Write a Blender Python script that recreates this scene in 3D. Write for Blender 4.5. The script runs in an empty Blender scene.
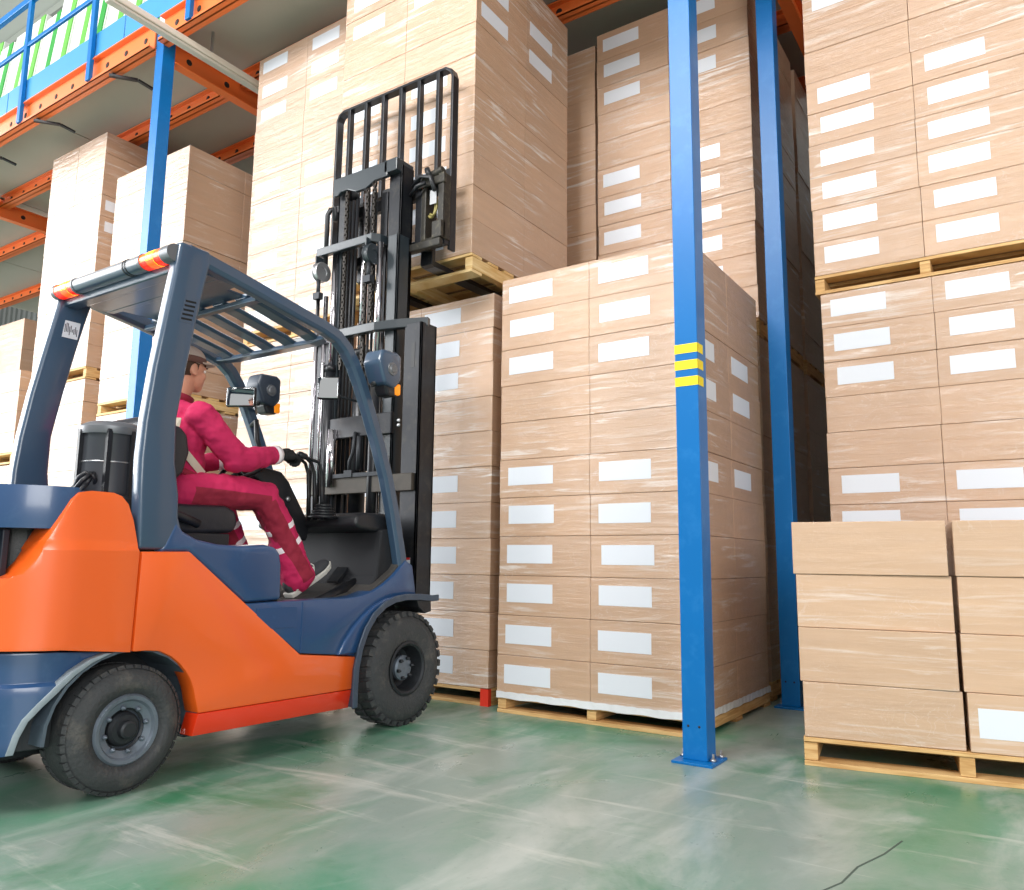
import bpy, bmesh, math, random
from mathutils import Vector, Matrix
random.seed(7)
PI = math.pi
sc = bpy.context.scene
col = sc.collection

# ------------------------------------------------------------------ camera
cd = bpy.data.cameras.new('camera'); cam = bpy.data.objects.new('camera', cd); col.objects.link(cam)
yaw, pit, rol = -0.59030115, 0.14655357, 0.01078425
cd.sensor_fit = 'HORIZONTAL'; cd.sensor_width = 36.0; cd.lens = 36.0 * 787.62492 / 1024.0
cd.clip_start = 0.05; cd.clip_end = 200
f = Vector((math.sin(yaw)*math.cos(pit), math.cos(yaw)*math.cos(pit), math.sin(pit)))
r = Vector((math.cos(yaw), -math.sin(yaw), 0)); u = r.cross(f)
r2 = math.cos(rol)*r + math.sin(rol)*u; u2 = -math.sin(rol)*r + math.cos(rol)*u
cam.matrix_world = Matrix(((r2.x, u2.x, -f.x, 0), (r2.y, u2.y, -f.y, 0), (r2.z, u2.z, -f.z, 0.93), (0, 0, 0, 1)))
sc.camera = cam

# ------------------------------------------------------------------ light
sc.view_settings.view_transform = 'Standard'; sc.view_settings.look = 'None'
sc.view_settings.gamma = 1; sc.view_settings.use_curve_mapping = False
sc.view_settings.exposure = -0.24
w = bpy.data.worlds.new('world'); sc.world = w; w.use_nodes = True
bg = w.node_tree.nodes['Background']; bg.inputs[0].default_value = (1.0, 0.985, 0.96, 1); bg.inputs[1].default_value = 0.62
def area(name, loc, target, sx, sy, power, colr=(1, 1, 1)):
    l = bpy.data.lights.new(name, 'AREA'); l.shape = 'RECTANGLE'; l.size = sx; l.size_y = sy; l.energy = power; l.color = colr
    o = bpy.data.objects.new(name, l); col.objects.link(o); o.location = loc
    o.rotation_euler = (Vector(target) - Vector(loc)).to_track_quat('-Z', 'Y').to_euler(); return o
area('dock_door_daylight', (-17, -3.9, 5.3), (-6, 1.6, 3.2), 9.5, 9.2, 3500, (.97, .985, 1))
area('skylight_daylight', (-3.5, -4.5, 8.5), (-2.5, 4, 1.5), 5.5, 2.6, 1300, (1, .98, .95))
area('forklift_fill_light', (7.5, -4.5, 4.2), (-3, 2.5, 1.0), 6, 5, 930, (1, .99, .97))  # added fill from camera right, brightens the truck's orange side

# ------------------------------------------------------------------ materials
def srgb(h):
    h = h.lstrip('#'); c = [int(h[i:i+2], 16)/255 for i in (0, 2, 4)]
    return tuple((x/12.92 if x <= .04045 else ((x+.055)/1.055)**2.4) for x in c) + (1,)
MAT = {}
def mat(name, colr, rough=.5, metal=0., coat=0., emis=0., ecol=None, var=0.0, scale=8., bump=0.0, bscale=60., spec=.5, trans=0., alpha=1., dirt=None, dirt_amt=.5, dirt_scale=5.):
    if name in MAT: return MAT[name]
    m = bpy.data.materials.new(name); m.use_nodes = True; MAT[name] = m
    nt = m.node_tree; b = nt.nodes['Principled BSDF']
    c = srgb(colr)
    b.inputs['Base Color'].default_value = c; b.inputs['Roughness'].default_value = rough; b.inputs['Metallic'].default_value = metal
    b.inputs['Coat Weight'].default_value = coat; b.inputs['Coat Roughness'].default_value = .12
    b.inputs['Specular IOR Level'].default_value = spec
    b.inputs['Transmission Weight'].default_value = trans; b.inputs['Alpha'].default_value = alpha
    if emis: b.inputs['Emission Color'].default_value = srgb(ecol or colr); b.inputs['Emission Strength'].default_value = emis
    tc = nt.nodes.new('ShaderNodeTexCoord')
    if var or dirt:
        n = nt.nodes.new('ShaderNodeTexNoise'); n.inputs['Scale'].default_value = scale; n.inputs['Detail'].default_value = 5
        nt.links.new(tc.outputs['Object'], n.inputs['Vector'])
        mx = nt.nodes.new('ShaderNodeMix'); mx.data_type = 'RGBA'
        mx.inputs[6].default_value = tuple(x*(1-var) for x in c[:3]) + (1,); mx.inputs[7].default_value = tuple(min(1, x*(1+var)) for x in c[:3]) + (1,)
        nt.links.new(n.outputs['Fac'], mx.inputs[0]); out = mx.outputs[2]
        if dirt:
            n2 = nt.nodes.new('ShaderNodeTexNoise'); n2.inputs['Scale'].default_value = dirt_scale; n2.inputs['Detail'].default_value = 8; n2.inputs['Roughness'].default_value = .7
            nt.links.new(tc.outputs['Object'], n2.inputs['Vector'])
            rp = nt.nodes.new('ShaderNodeValToRGB'); rp.color_ramp.elements[0].position = .52; rp.color_ramp.elements[1].position = .72
            rp.color_ramp.elements[1].color = (dirt_amt,)*3 + (1,)
            nt.links.new(n2.outputs['Fac'], rp.inputs[0])
            m2 = nt.nodes.new('ShaderNodeMix'); m2.data_type = 'RGBA'; m2.inputs[7].default_value = srgb(dirt)
            nt.links.new(rp.outputs[0], m2.inputs[0]); nt.links.new(out, m2.inputs[6]); out = m2.outputs[2]
        nt.links.new(out, b.inputs['Base Color'])
    if bump:
        n = nt.nodes.new('ShaderNodeTexNoise'); n.inputs['Scale'].default_value = bscale; n.inputs['Detail'].default_value = 4
        nt.links.new(tc.outputs['Object'], n.inputs['Vector'])
        bp = nt.nodes.new('ShaderNodeBump'); bp.inputs['Strength'].default_value = bump; bp.inputs['Distance'].default_value = .01
        nt.links.new(n.outputs['Fac'], bp.inputs['Height']); nt.links.new(bp.outputs[0], b.inputs['Normal'])
    return m

def carton_mat(name, base, film=1.0, haze=.22, ior=1.6, crg=.17):
    """cardboard under clear stretch film: fibre tone, film pulled in streaks (bump on a clear coat), milky creases"""
    m = bpy.data.materials.new(name); m.use_nodes = True; nt = m.node_tree; L = nt.links.new
    b = nt.nodes['Principled BSDF']; geo = nt.nodes.new('ShaderNodeNewGeometry'); oi = nt.nodes.new('ShaderNodeObjectInfo')
    def N(t, **k):
        n = nt.nodes.new(t)
        for a, v in k.items(): n.inputs[a].default_value = v
        return n
    def mp(sx, sy, sz, rot=(0, 0, 0)):
        n = nt.nodes.new('ShaderNodeMapping'); n.inputs['Scale'].default_value = (sx, sy, sz); n.inputs['Rotation'].default_value = rot
        L(geo.outputs['Position'], n.inputs['Vector']); return n
    c = srgb(base)
    fib = N('ShaderNodeTexNoise', Scale=1.0, Detail=5.0); L(mp(3, 3, 22).outputs[0], fib.inputs['Vector'])
    mx = nt.nodes.new('ShaderNodeMix'); mx.data_type = 'RGBA'
    mx.inputs[6].default_value = tuple(x*.86 for x in c[:3]) + (1,); mx.inputs[7].default_value = tuple(min(1, x*1.12) for x in c[:3]) + (1,)
    L(fib.outputs['Fac'], mx.inputs[0])
    hs = nt.nodes.new('ShaderNodeHueSaturation'); L(mx.outputs[2], hs.inputs['Color'])
    mr = nt.nodes.new('ShaderNodeMapRange'); mr.inputs[3].default_value = .93; mr.inputs[4].default_value = 1.06
    L(oi.outputs['Random'], mr.inputs[0]); L(mr.outputs[0], hs.inputs['Value'])
    # streaks: stretched noise, slightly tilted, warped; milky film plus painted white sheen
    wn = N('ShaderNodeTexNoise', Scale=1.6, Detail=2.0); L(geo.outputs['Position'], wn.inputs['Vector'])
    st = N('ShaderNodeTexNoise', Scale=1.0, Detail=7.0, Roughness=.65, Distortion=.6); L(mp(1.8, 1.8, 26, (.12, .1, 0)).outputs[0], st.inputs['Vector'])
    cr = N('ShaderNodeTexNoise', Scale=7.0, Detail=6.0, Roughness=.6, Distortion=1.5); L(geo.outputs['Position'], cr.inputs['Vector'])
    rp = nt.nodes.new('ShaderNodeValToRGB'); rp.color_ramp.elements[0].position = .53; rp.color_ramp.elements[1].position = .68
    L(st.outputs['Fac'], rp.inputs[0])
    pt = nt.nodes.new('ShaderNodeValToRGB'); pt.color_ramp.elements[0].position = .42; pt.color_ramp.elements[1].position = .66
    L(wn.outputs['Fac'], pt.inputs[0])
    mul = nt.nodes.new('ShaderNodeMath'); mul.operation = 'MULTIPLY'; L(rp.outputs[0], mul.inputs[0]); L(pt.outputs[0], mul.inputs[1])
    mu2 = nt.nodes.new('ShaderNodeMath'); mu2.operation = 'MULTIPLY'; L(mul.outputs[0], mu2.inputs[0]); mu2.inputs[1].default_value = haze*2.6
    # thin curled creases, in patches: the mid band of a warped noise
    c1 = N('ShaderNodeTexNoise', Scale=1.0, Detail=2.5, Roughness=.5, Distortion=2.6); L(mp(5.5, 5.5, 7.5, (.2, .3, 0)).outputs[0], c1.inputs['Vector'])
    sb = nt.nodes.new('ShaderNodeMath'); sb.operation = 'SUBTRACT'; L(c1.outputs['Fac'], sb.inputs[0]); sb.inputs[1].default_value = .5
    ab = nt.nodes.new('ShaderNodeMath'); ab.operation = 'ABSOLUTE'; L(sb.outputs[0], ab.inputs[0])
    mr2 = nt.nodes.new('ShaderNodeMapRange'); mr2.inputs[1].default_value = 0; mr2.inputs[2].default_value = .012; mr2.inputs[3].default_value = 1; mr2.inputs[4].default_value = 0; L(ab.outputs[0], mr2.inputs[0])
    p2 = nt.nodes.new('ShaderNodeValToRGB'); p2.color_ramp.elements[0].position = .52; p2.color_ramp.elements[1].position = .62
    w2 = N('ShaderNodeTexNoise', Scale=3.1, Detail=2.0); L(geo.outputs['Position'], w2.inputs['Vector']); L(w2.outputs['Fac'], p2.inputs[0])
    m3 = nt.nodes.new('ShaderNodeMath'); m3.operation = 'MULTIPLY'; L(mr2.outputs[0], m3.inputs[0]); L(p2.outputs[0], m3.inputs[1])
    m4 = nt.nodes.new('ShaderNodeMath'); m4.operation = 'MULTIPLY_ADD'; L(m3.outputs[0], m4.inputs[0]); m4.inputs[1].default_value = .16; L(mu2.outputs[0], m4.inputs[2]); mu2 = m4
    ad = nt.nodes.new('ShaderNodeMath'); ad.operation = 'ADD'; ad.use_clamp = True; L(mu2.outputs[0], ad.inputs[0]); ad.inputs[1].default_value = haze*.35
    wh = nt.nodes.new('ShaderNodeMix'); wh.data_type = 'RGBA'; wh.inputs[7].default_value = (.86, .85, .84, 1)
    L(ad.outputs[0], wh.inputs[0]); L(hs.outputs[0], wh.inputs[6]); L(wh.outputs[2], b.inputs['Base Color'])
    b.inputs['Roughness'].default_value = .62; b.inputs['Specular IOR Level'].default_value = .35
    b.inputs['Coat Weight'].default_value = film; b.inputs['Coat Roughness'].default_value = crg; b.inputs['Coat IOR'].default_value = ior
    a2 = nt.nodes.new('ShaderNodeMath'); a2.operation = 'MULTIPLY_ADD'; L(cr.outputs['Fac'], a2.inputs[0]); a2.inputs[1].default_value = .45; L(st.outputs['Fac'], a2.inputs[2])
    bp = nt.nodes.new('ShaderNodeBump'); bp.inputs['Strength'].default_value = .6; bp.inputs['Distance'].default_value = .03
    L(a2.outputs[0], bp.inputs['Height']); L(bp.outputs[0], b.inputs['Coat Normal'])
    return m
M_CART = carton_mat('film_wrapped_cardboard', '#ba8f69', 1.0, .32, 1.8)
M_CARTW = carton_mat('glare_wrapped_cardboard', '#b98c64', 1.0, .34, 2.2, .30)  # same wrapped cartons, daylight glare of the left stacks built into the coat
M_BOX = carton_mat('plain_cardboard', '#c5a181', .6, .14)
M_LABEL = mat('white_sticker', '#dde2eb', .5, coat=.3)
M_BLUE = mat('blue_painted_steel', '#0068ae', .34, coat=.0, var=.06, scale=3, dirt='#3f8fcf', dirt_amt=.25, dirt_scale=9, spec=.35)
M_YEL = mat('yellow_tape', '#f5d90a', .5)
M_RORG = mat('orange_painted_steel', '#ee7536', .42, var=.08, scale=4, coat=.2)
M_DARKHOLE = mat('dark_hole', '#2a211c', .8)
M_DECK = mat('grey_deck_board', '#b9b2a8', .7, var=.06, scale=2)
M_STEEL = mat('galvanised_steel', '#b7b9bb', .35, metal=.8, var=.1, scale=14)
M_WOOD = None
def wood_mat(name, a, bcol):
    m = bpy.data.materials.new(name); m.use_nodes = True; nt = m.node_tree; L = nt.links.new; b = nt.nodes['Principled BSDF']
    tc = nt.nodes.new('ShaderNodeNewGeometry'); mp = nt.nodes.new('ShaderNodeMapping'); mp.inputs['Scale'].default_value = (2, 2, 30); L(tc.outputs['Position'], mp.inputs[0])
    n = nt.nodes.new('ShaderNodeTexNoise'); n.inputs['Scale'].default_value = 2; n.inputs['Detail'].default_value = 6; n.inputs['Distortion'].default_value = .8; L(mp.outputs[0], n.inputs[0])
    rp = nt.nodes.new('ShaderNodeValToRGB'); rp.color_ramp.elements[0].position = .3; rp.color_ramp.elements[1].position = .7
    rp.color_ramp.elements[0].color = srgb(a); rp.color_ramp.elements[1].color = srgb(bcol); L(n.outputs['Fac'], rp.inputs[0]); L(rp.outputs[0], b.inputs['Base Color'])
    b.inputs['Roughness'].default_value = .7; return m
M_WOOD = wood_mat('pallet_pine', '#b98a52', '#e2bd84')
M_WOODY = wood_mat('yellow_pallet_pine', '#d0a25c', '#ecd09c')
M_ORG = mat('orange_body_paint', '#f2641f', .3, coat=.7, var=.02, scale=2)
M_RED = mat('red_orange_band', '#ea3a17', .32, coat=.6)
M_NAVY = mat('blue_grey_body_paint', '#274a76', .3, coat=.6, var=.05, scale=3, dirt='#7290ad', dirt_amt=.16, dirt_scale=6)
M_GUARD = mat('slate_blue_frame_paint', '#394f67', .3, coat=.5, var=.04, scale=4)
M_BLK = mat('black_plastic', '#1d1f24', .42, bump=.15, bscale=120)
M_BLKM = mat('black_mast_steel', '#23252a', .33, metal=.35, var=.25, scale=20, dirt='#5c564b', dirt_amt=.3, dirt_scale=14)
M_MASTG = mat('dark_grey_mast_paint', '#2b3339', .34, coat=.3, var=.15, scale=9)
M_CHROME = mat('chrome_rod', '#d9d6dc', .14, metal=1.)
M_TIRE = mat('black_rubber', '#3d3f42', .7, var=.18, scale=18, dirt='#7a746c', dirt_amt=.45, dirt_scale=10, bump=.5, bscale=70)
M_RIM = mat('grey_wheel_steel', '#6f7986', .45, metal=.4, var=.2, scale=16, dirt='#2f2f31', dirt_amt=.6, dirt_scale=9)
M_HUB = mat('dark_greasy_steel', '#33363b', .5, metal=.5, var=.3, scale=20)
M_PINK = mat('crimson_coverall', '#c01f56', .85, var=.10, scale=7, bump=.5, bscale=14)
M_PINKD = mat('dark_red_panel_cloth', '#8f1c35', .85, var=.08, scale=9, bump=.4, bscale=16)
M_REFL = mat('white_reflective_tape', '#f3e9ee', .5)
M_SKIN = mat('skin', '#d9977c', .5, var=.05, scale=10)
M_GLOVE = mat('black_glove_cloth', '#17181b', .8, bump=.4, bscale=60)
M_SHOE = mat('grey_shoe_mesh', '#3c3e43', .75, var=.15, scale=30)
M_SHOEW = mat('pale_shoe_trim', '#c9c8c2', .65, dirt='#6f6a62', dirt_amt=.4)
M_CAP = mat('grey_cap_cloth', '#b9a49a', .8)
M_CAPD = mat('brown_cap_cloth', '#6d4a42', .85)
M_SEAT = mat('black_vinyl_seat', '#23252c', .4, bump=.2, bscale=30)
M_GREY = mat('grey_metal_shell', '#6e7176', .35, metal=.3, var=.1, scale=8)
M_MIR = mat('mirror_glass', '#e8ecef', .04, metal=1.)
M_AMBER = mat('amber_lamp', '#ff9a1f', .25, emis=.5, ecol='#ff8a10')
M_AMBERL = mat('lit_amber_lamp', '#ffb020', .25, emis=4.0, ecol='#ffa01a')
M_REDL = mat('lit_red_lamp', '#ff2a10', .25, emis=1.0, ecol='#ff2408')
M_ORGL = mat('lit_orange_lamp', '#ff6a20', .25, emis=1.3, ecol='#ff5a14')
M_FILM = mat('milky_stretch_film', '#dfe2e6', .25, coat=.6, var=.1, scale=12, bump=.6, bscale=25)

# ------------------------------------------------------------------ mesh helpers
class MB:
    def __init__(s): s.v = []; s.f = []; s.m = []; s.sm = []; s.cur = 0; s.smooth = False
    def add(s, vs, fs):
        o = len(s.v); s.v += [tuple(v) for v in vs]
        for q in fs: s.f.append(tuple(i+o for i in q)); s.m.append(s.cur); s.sm.append(s.smooth)
        return s
    def box(s, x0, x1, y0, y1, z0, z1, M=None):
        vs = [Vector((x, y, z)) for x in (x0, x1) for y in (y0, y1) for z in (z0, z1)]
        if M: vs = [M @ v for v in vs]
        return s.add(vs, [(0, 1, 3, 2), (4, 6, 7, 5), (0, 4, 5, 1), (2, 3, 7, 6), (0, 2, 6, 4), (1, 5, 7, 3)])
    def bar(s, a, b, w, h, up=(0, 0, 1)):
        a = Vector(a); b = Vector(b); d = (b-a).normalized(); up = Vector(up)
        x = d.cross(up)
        if x.length < 1e-4: x = d.cross(Vector((0, 1, 0)))
        x.normalize(); y = x.cross(d)
        vs = []
        for p in (a, b):
            for sx, sy in ((-1, -1), (1, -1), (1, 1), (-1, 1)): vs.append(p + x*sx*w/2 + y*sy*h/2)
        return s.add(vs, [(3, 2, 1, 0), (4, 5, 6, 7), (0, 1, 5, 4), (1, 2, 6, 5), (2, 3, 7, 6), (3, 0, 4, 7)])
    def sweep(s, pts, prof, side=(1, 0, 0), closed=False, cap=True):
        """prof: list of (a,b): a along side axis, b along the path normal"""
        pts = [Vector(p) for p in pts]; n = len(pts); side = Vector(side).normalized(); k = len(prof); vs = []
        for i, p in enumerate(pts):
            if closed: t = pts[(i+1) % n] - pts[i-1]
            else: t = pts[min(i+1, n-1)] - pts[max(i-1, 0)]
            t.normalize(); nn = t.cross(side).normalized(); ss = nn.cross(t).normalized()
            for a, b in prof: vs.append(p + ss*a + nn*b)
        fs = []
        for i in range(n if closed else n-1):
            j = (i+1) % n
            for q in range(k): fs.append((i*k+q, i*k+(q+1) % k, j*k+(q+1) % k, j*k+q))
        if cap and not closed: fs += [tuple(range(k))[::-1], tuple((n-1)*k+q for q in range(k))]
        return s.add(vs, fs)
    def tube(s, pts, r, seg=12, cap=True):
        pts = [Vector(p) for p in pts]; n = len(pts)
        rs = r if isinstance(r, (list, tuple)) else [r]*n; vs = []
        ref = None
        for i, p in enumerate(pts):
            t = (pts[min(i+1, n-1)] - pts[max(i-1, 0)]).normalized()
            if ref is None:
                ref = t.cross(Vector((0, 0, 1)) if abs(t.z) < .9 else Vector((0, 1, 0))).normalized()
            ref = (ref - t*ref.dot(t)).normalized(); o = t.cross(ref)
            for k in range(seg):
                a = 2*PI*k/seg; vs.append(p + (ref*math.cos(a) + o*math.sin(a))*rs[i])
        fs = [(i*seg+q, i*seg+(q+1) % seg, (i+1)*seg+(q+1) % seg, (i+1)*seg+q) for i in range(n-1) for q in range(seg)]
        if cap: fs += [tuple(range(seg))[::-1], tuple((n-1)*seg+q for q in range(seg))]
        sm = s.smooth; s.smooth = True; s.add(vs, fs); s.smooth = sm
        return s
    def lathe(s, c, axis, prof, seg=48, closed=False, a0=0, a1=2*PI):
        """prof: list of (radius, offset along axis)"""
        c = Vector(c); ax = Vector(axis).normalized(); e1 = ax.cross(Vector((0, 0, 1)) if abs(ax.z) < .9 else Vector((1, 0, 0))).normalized(); e2 = ax.cross(e1)
        n = len(prof); full = abs(a1-a0-2*PI) < 1e-6; m = seg if full else seg+1; vs = []
        for i in range(m):
            a = a0 + (a1-a0)*i/seg
            for rr, o in prof: vs.append(c + ax*o + (e1*math.cos(a)+e2*math.sin(a))*rr)
        fs = []
        for i in range(seg):
            j = (i+1) % m
            for q in range(n if closed else n-1):
                q2 = (q+1) % n; fs.append((i*n+q, i*n+q2, j*n+q2, j*n+q))
        sm = s.smooth; s.smooth = True; s.add(vs, fs); s.smooth = sm
        return s
    def prism(s, poly, x0, x1):
        """poly in (y,z), extruded along x"""
        n = len(poly); vs = [(x0, y, z) for y, z in poly] + [(x1, y, z) for y, z in poly]
        fs = [tuple(range(n)), tuple(range(2*n-1, n-1, -1))] + [(i, i+n, (i+1) % n + n, (i+1) % n) for i in range(n)]
        return s.add(vs, fs)
    def prismz(s, poly, z0, z1):
        n = len(poly); vs = [(x, y, z0) for x, y in poly] + [(x, y, z1) for x, y in poly]
        fs = [tuple(range(n))[::-1], tuple(range(n, 2*n))] + [(i, (i+1) % n, (i+1) % n + n, i+n) for i in range(n)]
        return s.add(vs, fs)
    def mesh(s, name):
        me = bpy.data.meshes.new(name); me.from_pydata(s.v, [], s.f); me.update()
        bm = bmesh.new(); bm.from_mesh(me); bmesh.ops.recalc_face_normals(bm, faces=bm.faces[:]); bm.to_mesh(me); bm.free()
        me.polygons.foreach_set('material_index', s.m); me.polygons.foreach_set('use_smooth', s.sm); return me
def link(name, me, mats, parent=None, bevel=0, seg=2, smooth_angle=None):
    o = bpy.data.objects.new(name, me); col.objects.link(o)
    for m in (mats if isinstance(mats, (list, tuple)) else [mats]):
        if m: me.materials.append(m)
    if parent is not None: attach(o, parent)
    if bevel:
        b = o.modifiers.new('bevel', 'BEVEL'); b.width = bevel; b.segments = seg; b.limit_method = 'ANGLE'; b.angle_limit = math.radians(35)
        if seg > 2 or name.endswith('panel') or name in ('rear_skirt', 'lower_band', 'front_side_frame'):
            me.polygons.foreach_set('use_smooth', [True]*len(me.polygons))
            e = o.modifiers.new('crisp_edges', 'EDGE_SPLIT'); e.split_angle = math.radians(32)
    if name in ('hub', 'rim', 'lamp_lens', 'chain_sheave', 'canister_cap', 'pivot_knob'):
        e = o.modifiers.new('crisp_edges', 'EDGE_SPLIT'); e.split_angle = math.radians(30)
    return o
WM = {}
def world_of(o):
    m = WM.get(o.name)
    if m is None: m = Matrix.LocRotScale(o.location, o.rotation_euler, o.scale) if o.parent is None else Matrix.Identity(4)
    return m
def attach(o, parent):
    """mesh written in world coordinates, hung under its thing"""
    o.parent = parent; o.matrix_parent_inverse = world_of(parent).inverted(); WM[o.name] = Matrix.Identity(4)
def ob(name, mb, mats, parent=None, bevel=0, seg=2): return link(name, mb.mesh(name), mats, parent, bevel, seg)
def tag(o, label=None, cat=None, group=None, kind=None):
    if label: o['label'] = label
    if cat: o['category'] = cat
    if group: o['group'] = group
    if kind: o['kind'] = kind
    return o
def empty(name, loc, rz=0, label=None, cat=None, group=None):
    o = bpy.data.objects.new(name, None); col.objects.link(o); o.location = loc; o.rotation_euler = (0, 0, rz); o.empty_display_size = .1
    tag(o, label, cat, group); return o
def struct(name, mb, m, bevel=0): return tag(ob(name, mb, m, None, bevel), kind='structure')

# ------------------------------------------------------------------ setting
def floor_material():
    m = bpy.data.materials.new('worn_green_floor'); m.use_nodes = True; nt = m.node_tree; L = nt.links.new; b = nt.nodes['Principled BSDF']
    geo = nt.nodes.new('ShaderNodeNewGeometry')
    def noise(sx, sy, rot, scale, det=8, rough=.6, dist=.5):
        mp = nt.nodes.new('ShaderNodeMapping'); mp.inputs['Scale'].default_value = (sx, sy, 1); mp.inputs['Rotation'].default_value = (0, 0, rot)
        L(geo.outputs['Position'], mp.inputs[0]); n = nt.nodes.new('ShaderNodeTexNoise'); n.inputs['Scale'].default_value = scale; n.inputs['Detail'].default_value = det
        n.inputs['Roughness'].default_value = rough; n.inputs['Distortion'].default_value = dist; L(mp.outputs[0], n.inputs[0]); return n
    def ramp(n, p0, p1, c0=(0, 0, 0, 1), c1=(1, 1, 1, 1)):
        rp = nt.nodes.new('ShaderNodeValToRGB'); rp.color_ramp.elements[0].position = p0; rp.color_ramp.elements[1].position = p1
        rp.color_ramp.elements[0].color = c0; rp.color_ramp.elements[1].color = c1; L(n.outputs['Fac'], rp.inputs[0]); return rp
    def mix(fac, a, bb, amt=1.0):
        mx = nt.nodes.new('ShaderNodeMix'); mx.data_type = 'RGBA'
        if amt != 1:
            mm = nt.nodes.new('ShaderNodeMath'); mm.operation = 'MULTIPLY'; mm.inputs[1].default_value = amt; L(fac, mm.inputs[0]); fac = mm.outputs[0]
        L(fac, mx.inputs[0])
        for i, q in ((6, a), (7, bb)):
            if isinstance(q, tuple): mx.inputs[i].default_value = q
            else: L(q, mx.inputs[i])
        return mx.outputs[2]
    big = ramp(noise(1, .55, .5, .9), .40, .60)
    c = mix(big.outputs[0], srgb('#4f8a6e'), srgb('#8b9b94'))
    c = mix(ramp(noise(1, .35, -.6, 2.2), .5, .66).outputs[0], c, srgb('#b2bab5'), .85)
    c = mix(ramp(noise(.35, 2.2, .25, 2.5, 9, .7), .56, .68).outputs[0], c, srgb('#c4c8c2'), .6)
    c = mix(ramp(noise(1, 1, 0, 1.6, 6), .54, .70).outputs[0], c, srgb('#2f7852'), .8)
    c = mix(ramp(noise(1, 1, 0, .7, 8, .7), .58, .72).outputs[0], c, srgb('#5c5049'), .45)
    c = mix(ramp(noise(.12, 6, .9, 9, 5, .6, .1), .66, .72).outputs[0], c, srgb('#dfe3dd'), .35)
    c = mix(ramp(noise(1, 1, 0, 40, 5, .6), .62, .75).outputs[0], c, srgb('#4b5a52'), .35)
    L(c, b.inputs['Base Color'])
    rn = ramp(noise(1, .5, .5, 2.4), .3, .7, (.22,)*3 + (1,), (.48,)*3 + (1,)); L(rn.outputs[0], b.inputs['Roughness'])
    bp = nt.nodes.new('ShaderNodeBump'); bp.inputs['Strength'].default_value = .08; bp.inputs['Distance'].default_value = .01
    L(noise(1, 1, 0, 30).outputs['Fac'], bp.inputs['Height']); L(bp.outputs[0], b.inputs['Normal'])
    return m
struct('floor', MB().box(-26, 9, -9, 13, -.12, 0), floor_material())
# crack in the slab
mb = MB(); pts = [(-.62, 2.35), (-.60, 2.52), (-.565, 2.62), (-.55, 2.78), (-.50, 2.95), (-.47, 3.12)]
for (a, b) in zip(pts, pts[1:]): mb.bar((a[0], a[1], .0006), (b[0], b[1], .0006), .006, .001)
struct('trim_1', mb, mat('dark_floor_joint', '#4d5a52', .9))
M_WALL = mat('pale_corrugated_wall', '#a6a8a8', .7, var=.05, scale=2)
mb = MB(); mb.box(-26, 9, 10.0, 10.2, 0, 11)
for i in range(116): mb.box(-26+i*.3, -26+i*.3+.12, 9.95, 10.0, 0, 11)
struct('wall_back', mb, M_WALL)
mb = MB(); mb.box(-26, 9, 3.2, 10.2, 10.6, 10.75)
struct('ceiling', mb, mat('pale_roof_sheet', '#b9bdb6', .8))
for i in range(6):
    t = MB(); y = 3.6+i*1.2; t.bar((-26, y, 10.5), (9, y, 10.5), .08, .14)
    struct('trim_%d' % (i+2), t, mat('roof_purlin', '#8d9189', .6))

# rack platform: posts, beams, deck
def rack_post(x0, y0, label, ztop=5.62, stripes=False, side=1):
    root = empty('rack_post', (x0+.06, y0+.06, 0), 0, label, 'post', 'blue uprights of the storage rack')
    mb = MB(); t = .12
    # lipped C section: front web plus two flanges with a fold back
    mb.prismz([(x0, y0), (x0+t, y0), (x0+t, y0+t), (x0+t-.03, y0+t), (x0+t-.03, y0+t-.008), (x0+t-.008, y0+t-.008), (x0+t-.008, y0+.008), (x0+.008, y0+.008), (x0+.008, y0+t-.008), (x0+.03, y0+t-.008), (x0+.03, y0+t), (x0, y0+t)], .012, ztop)
    ob('upright', mb, M_BLUE, root, .003)
    ob('base_plate', MB().box(x0-.035, x0+t+.045, y0-.06, y0+t+.03, 0, .012), M_BLUE, root, .002)
    for (bx, by) in ((x0-.018, y0+.05), (x0+t+.022, y0+.02), (x0+t+.024, y0+t+.005)):
        b = MB(); b.lathe((bx, by, .012), (0, 0, 1), [(0, .0), (.014, .0), (.014, .012), (.007, .012), (.006, .035), (0, .035)], 6); ob('anchor_bolt', b, M_STEEL, root)
    h = MB()
    for hx in (x0+.03, x0+.085): h.lathe((hx, y0-.0005, .165), (0, 1, 0), [(0, 0), (.006, 0), (.006, .001)], 12)
    ob('bolt_hole', h, M_DARKHOLE, root)
    if stripes:
        for k in range(3):
            z = 1.815 + k*.085
            b = MB(); b.box(x0-.001, x0+t+.0015, y0-.0015, y0, z, z+.047); b.box(x0+t, x0+t+.0015, y0-.0015, y0+.075, z, z+.047)
            tag(ob('tape_stripe', b, M_YEL, root), 'yellow tape stripe around the blue post')
    return root
rack_post(-1.493, 3.715, 'blue steel post bolted to the floor with three yellow stripes', 5.58, True)
rack_post(-1.50, 5.46, 'blue post in the dark gap right of the striped post', 5.58)
rack_post(-6.52, 3.715, 'blue steel post rising behind the cab at left', 5.79)
rack_post(3.54, 3.715, 'blue front post beyond the right edge of the frame', 5.58)
rack_post(-6.52, 5.46, 'blue rear post hidden behind the left pallet loads', 5.58)

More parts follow.
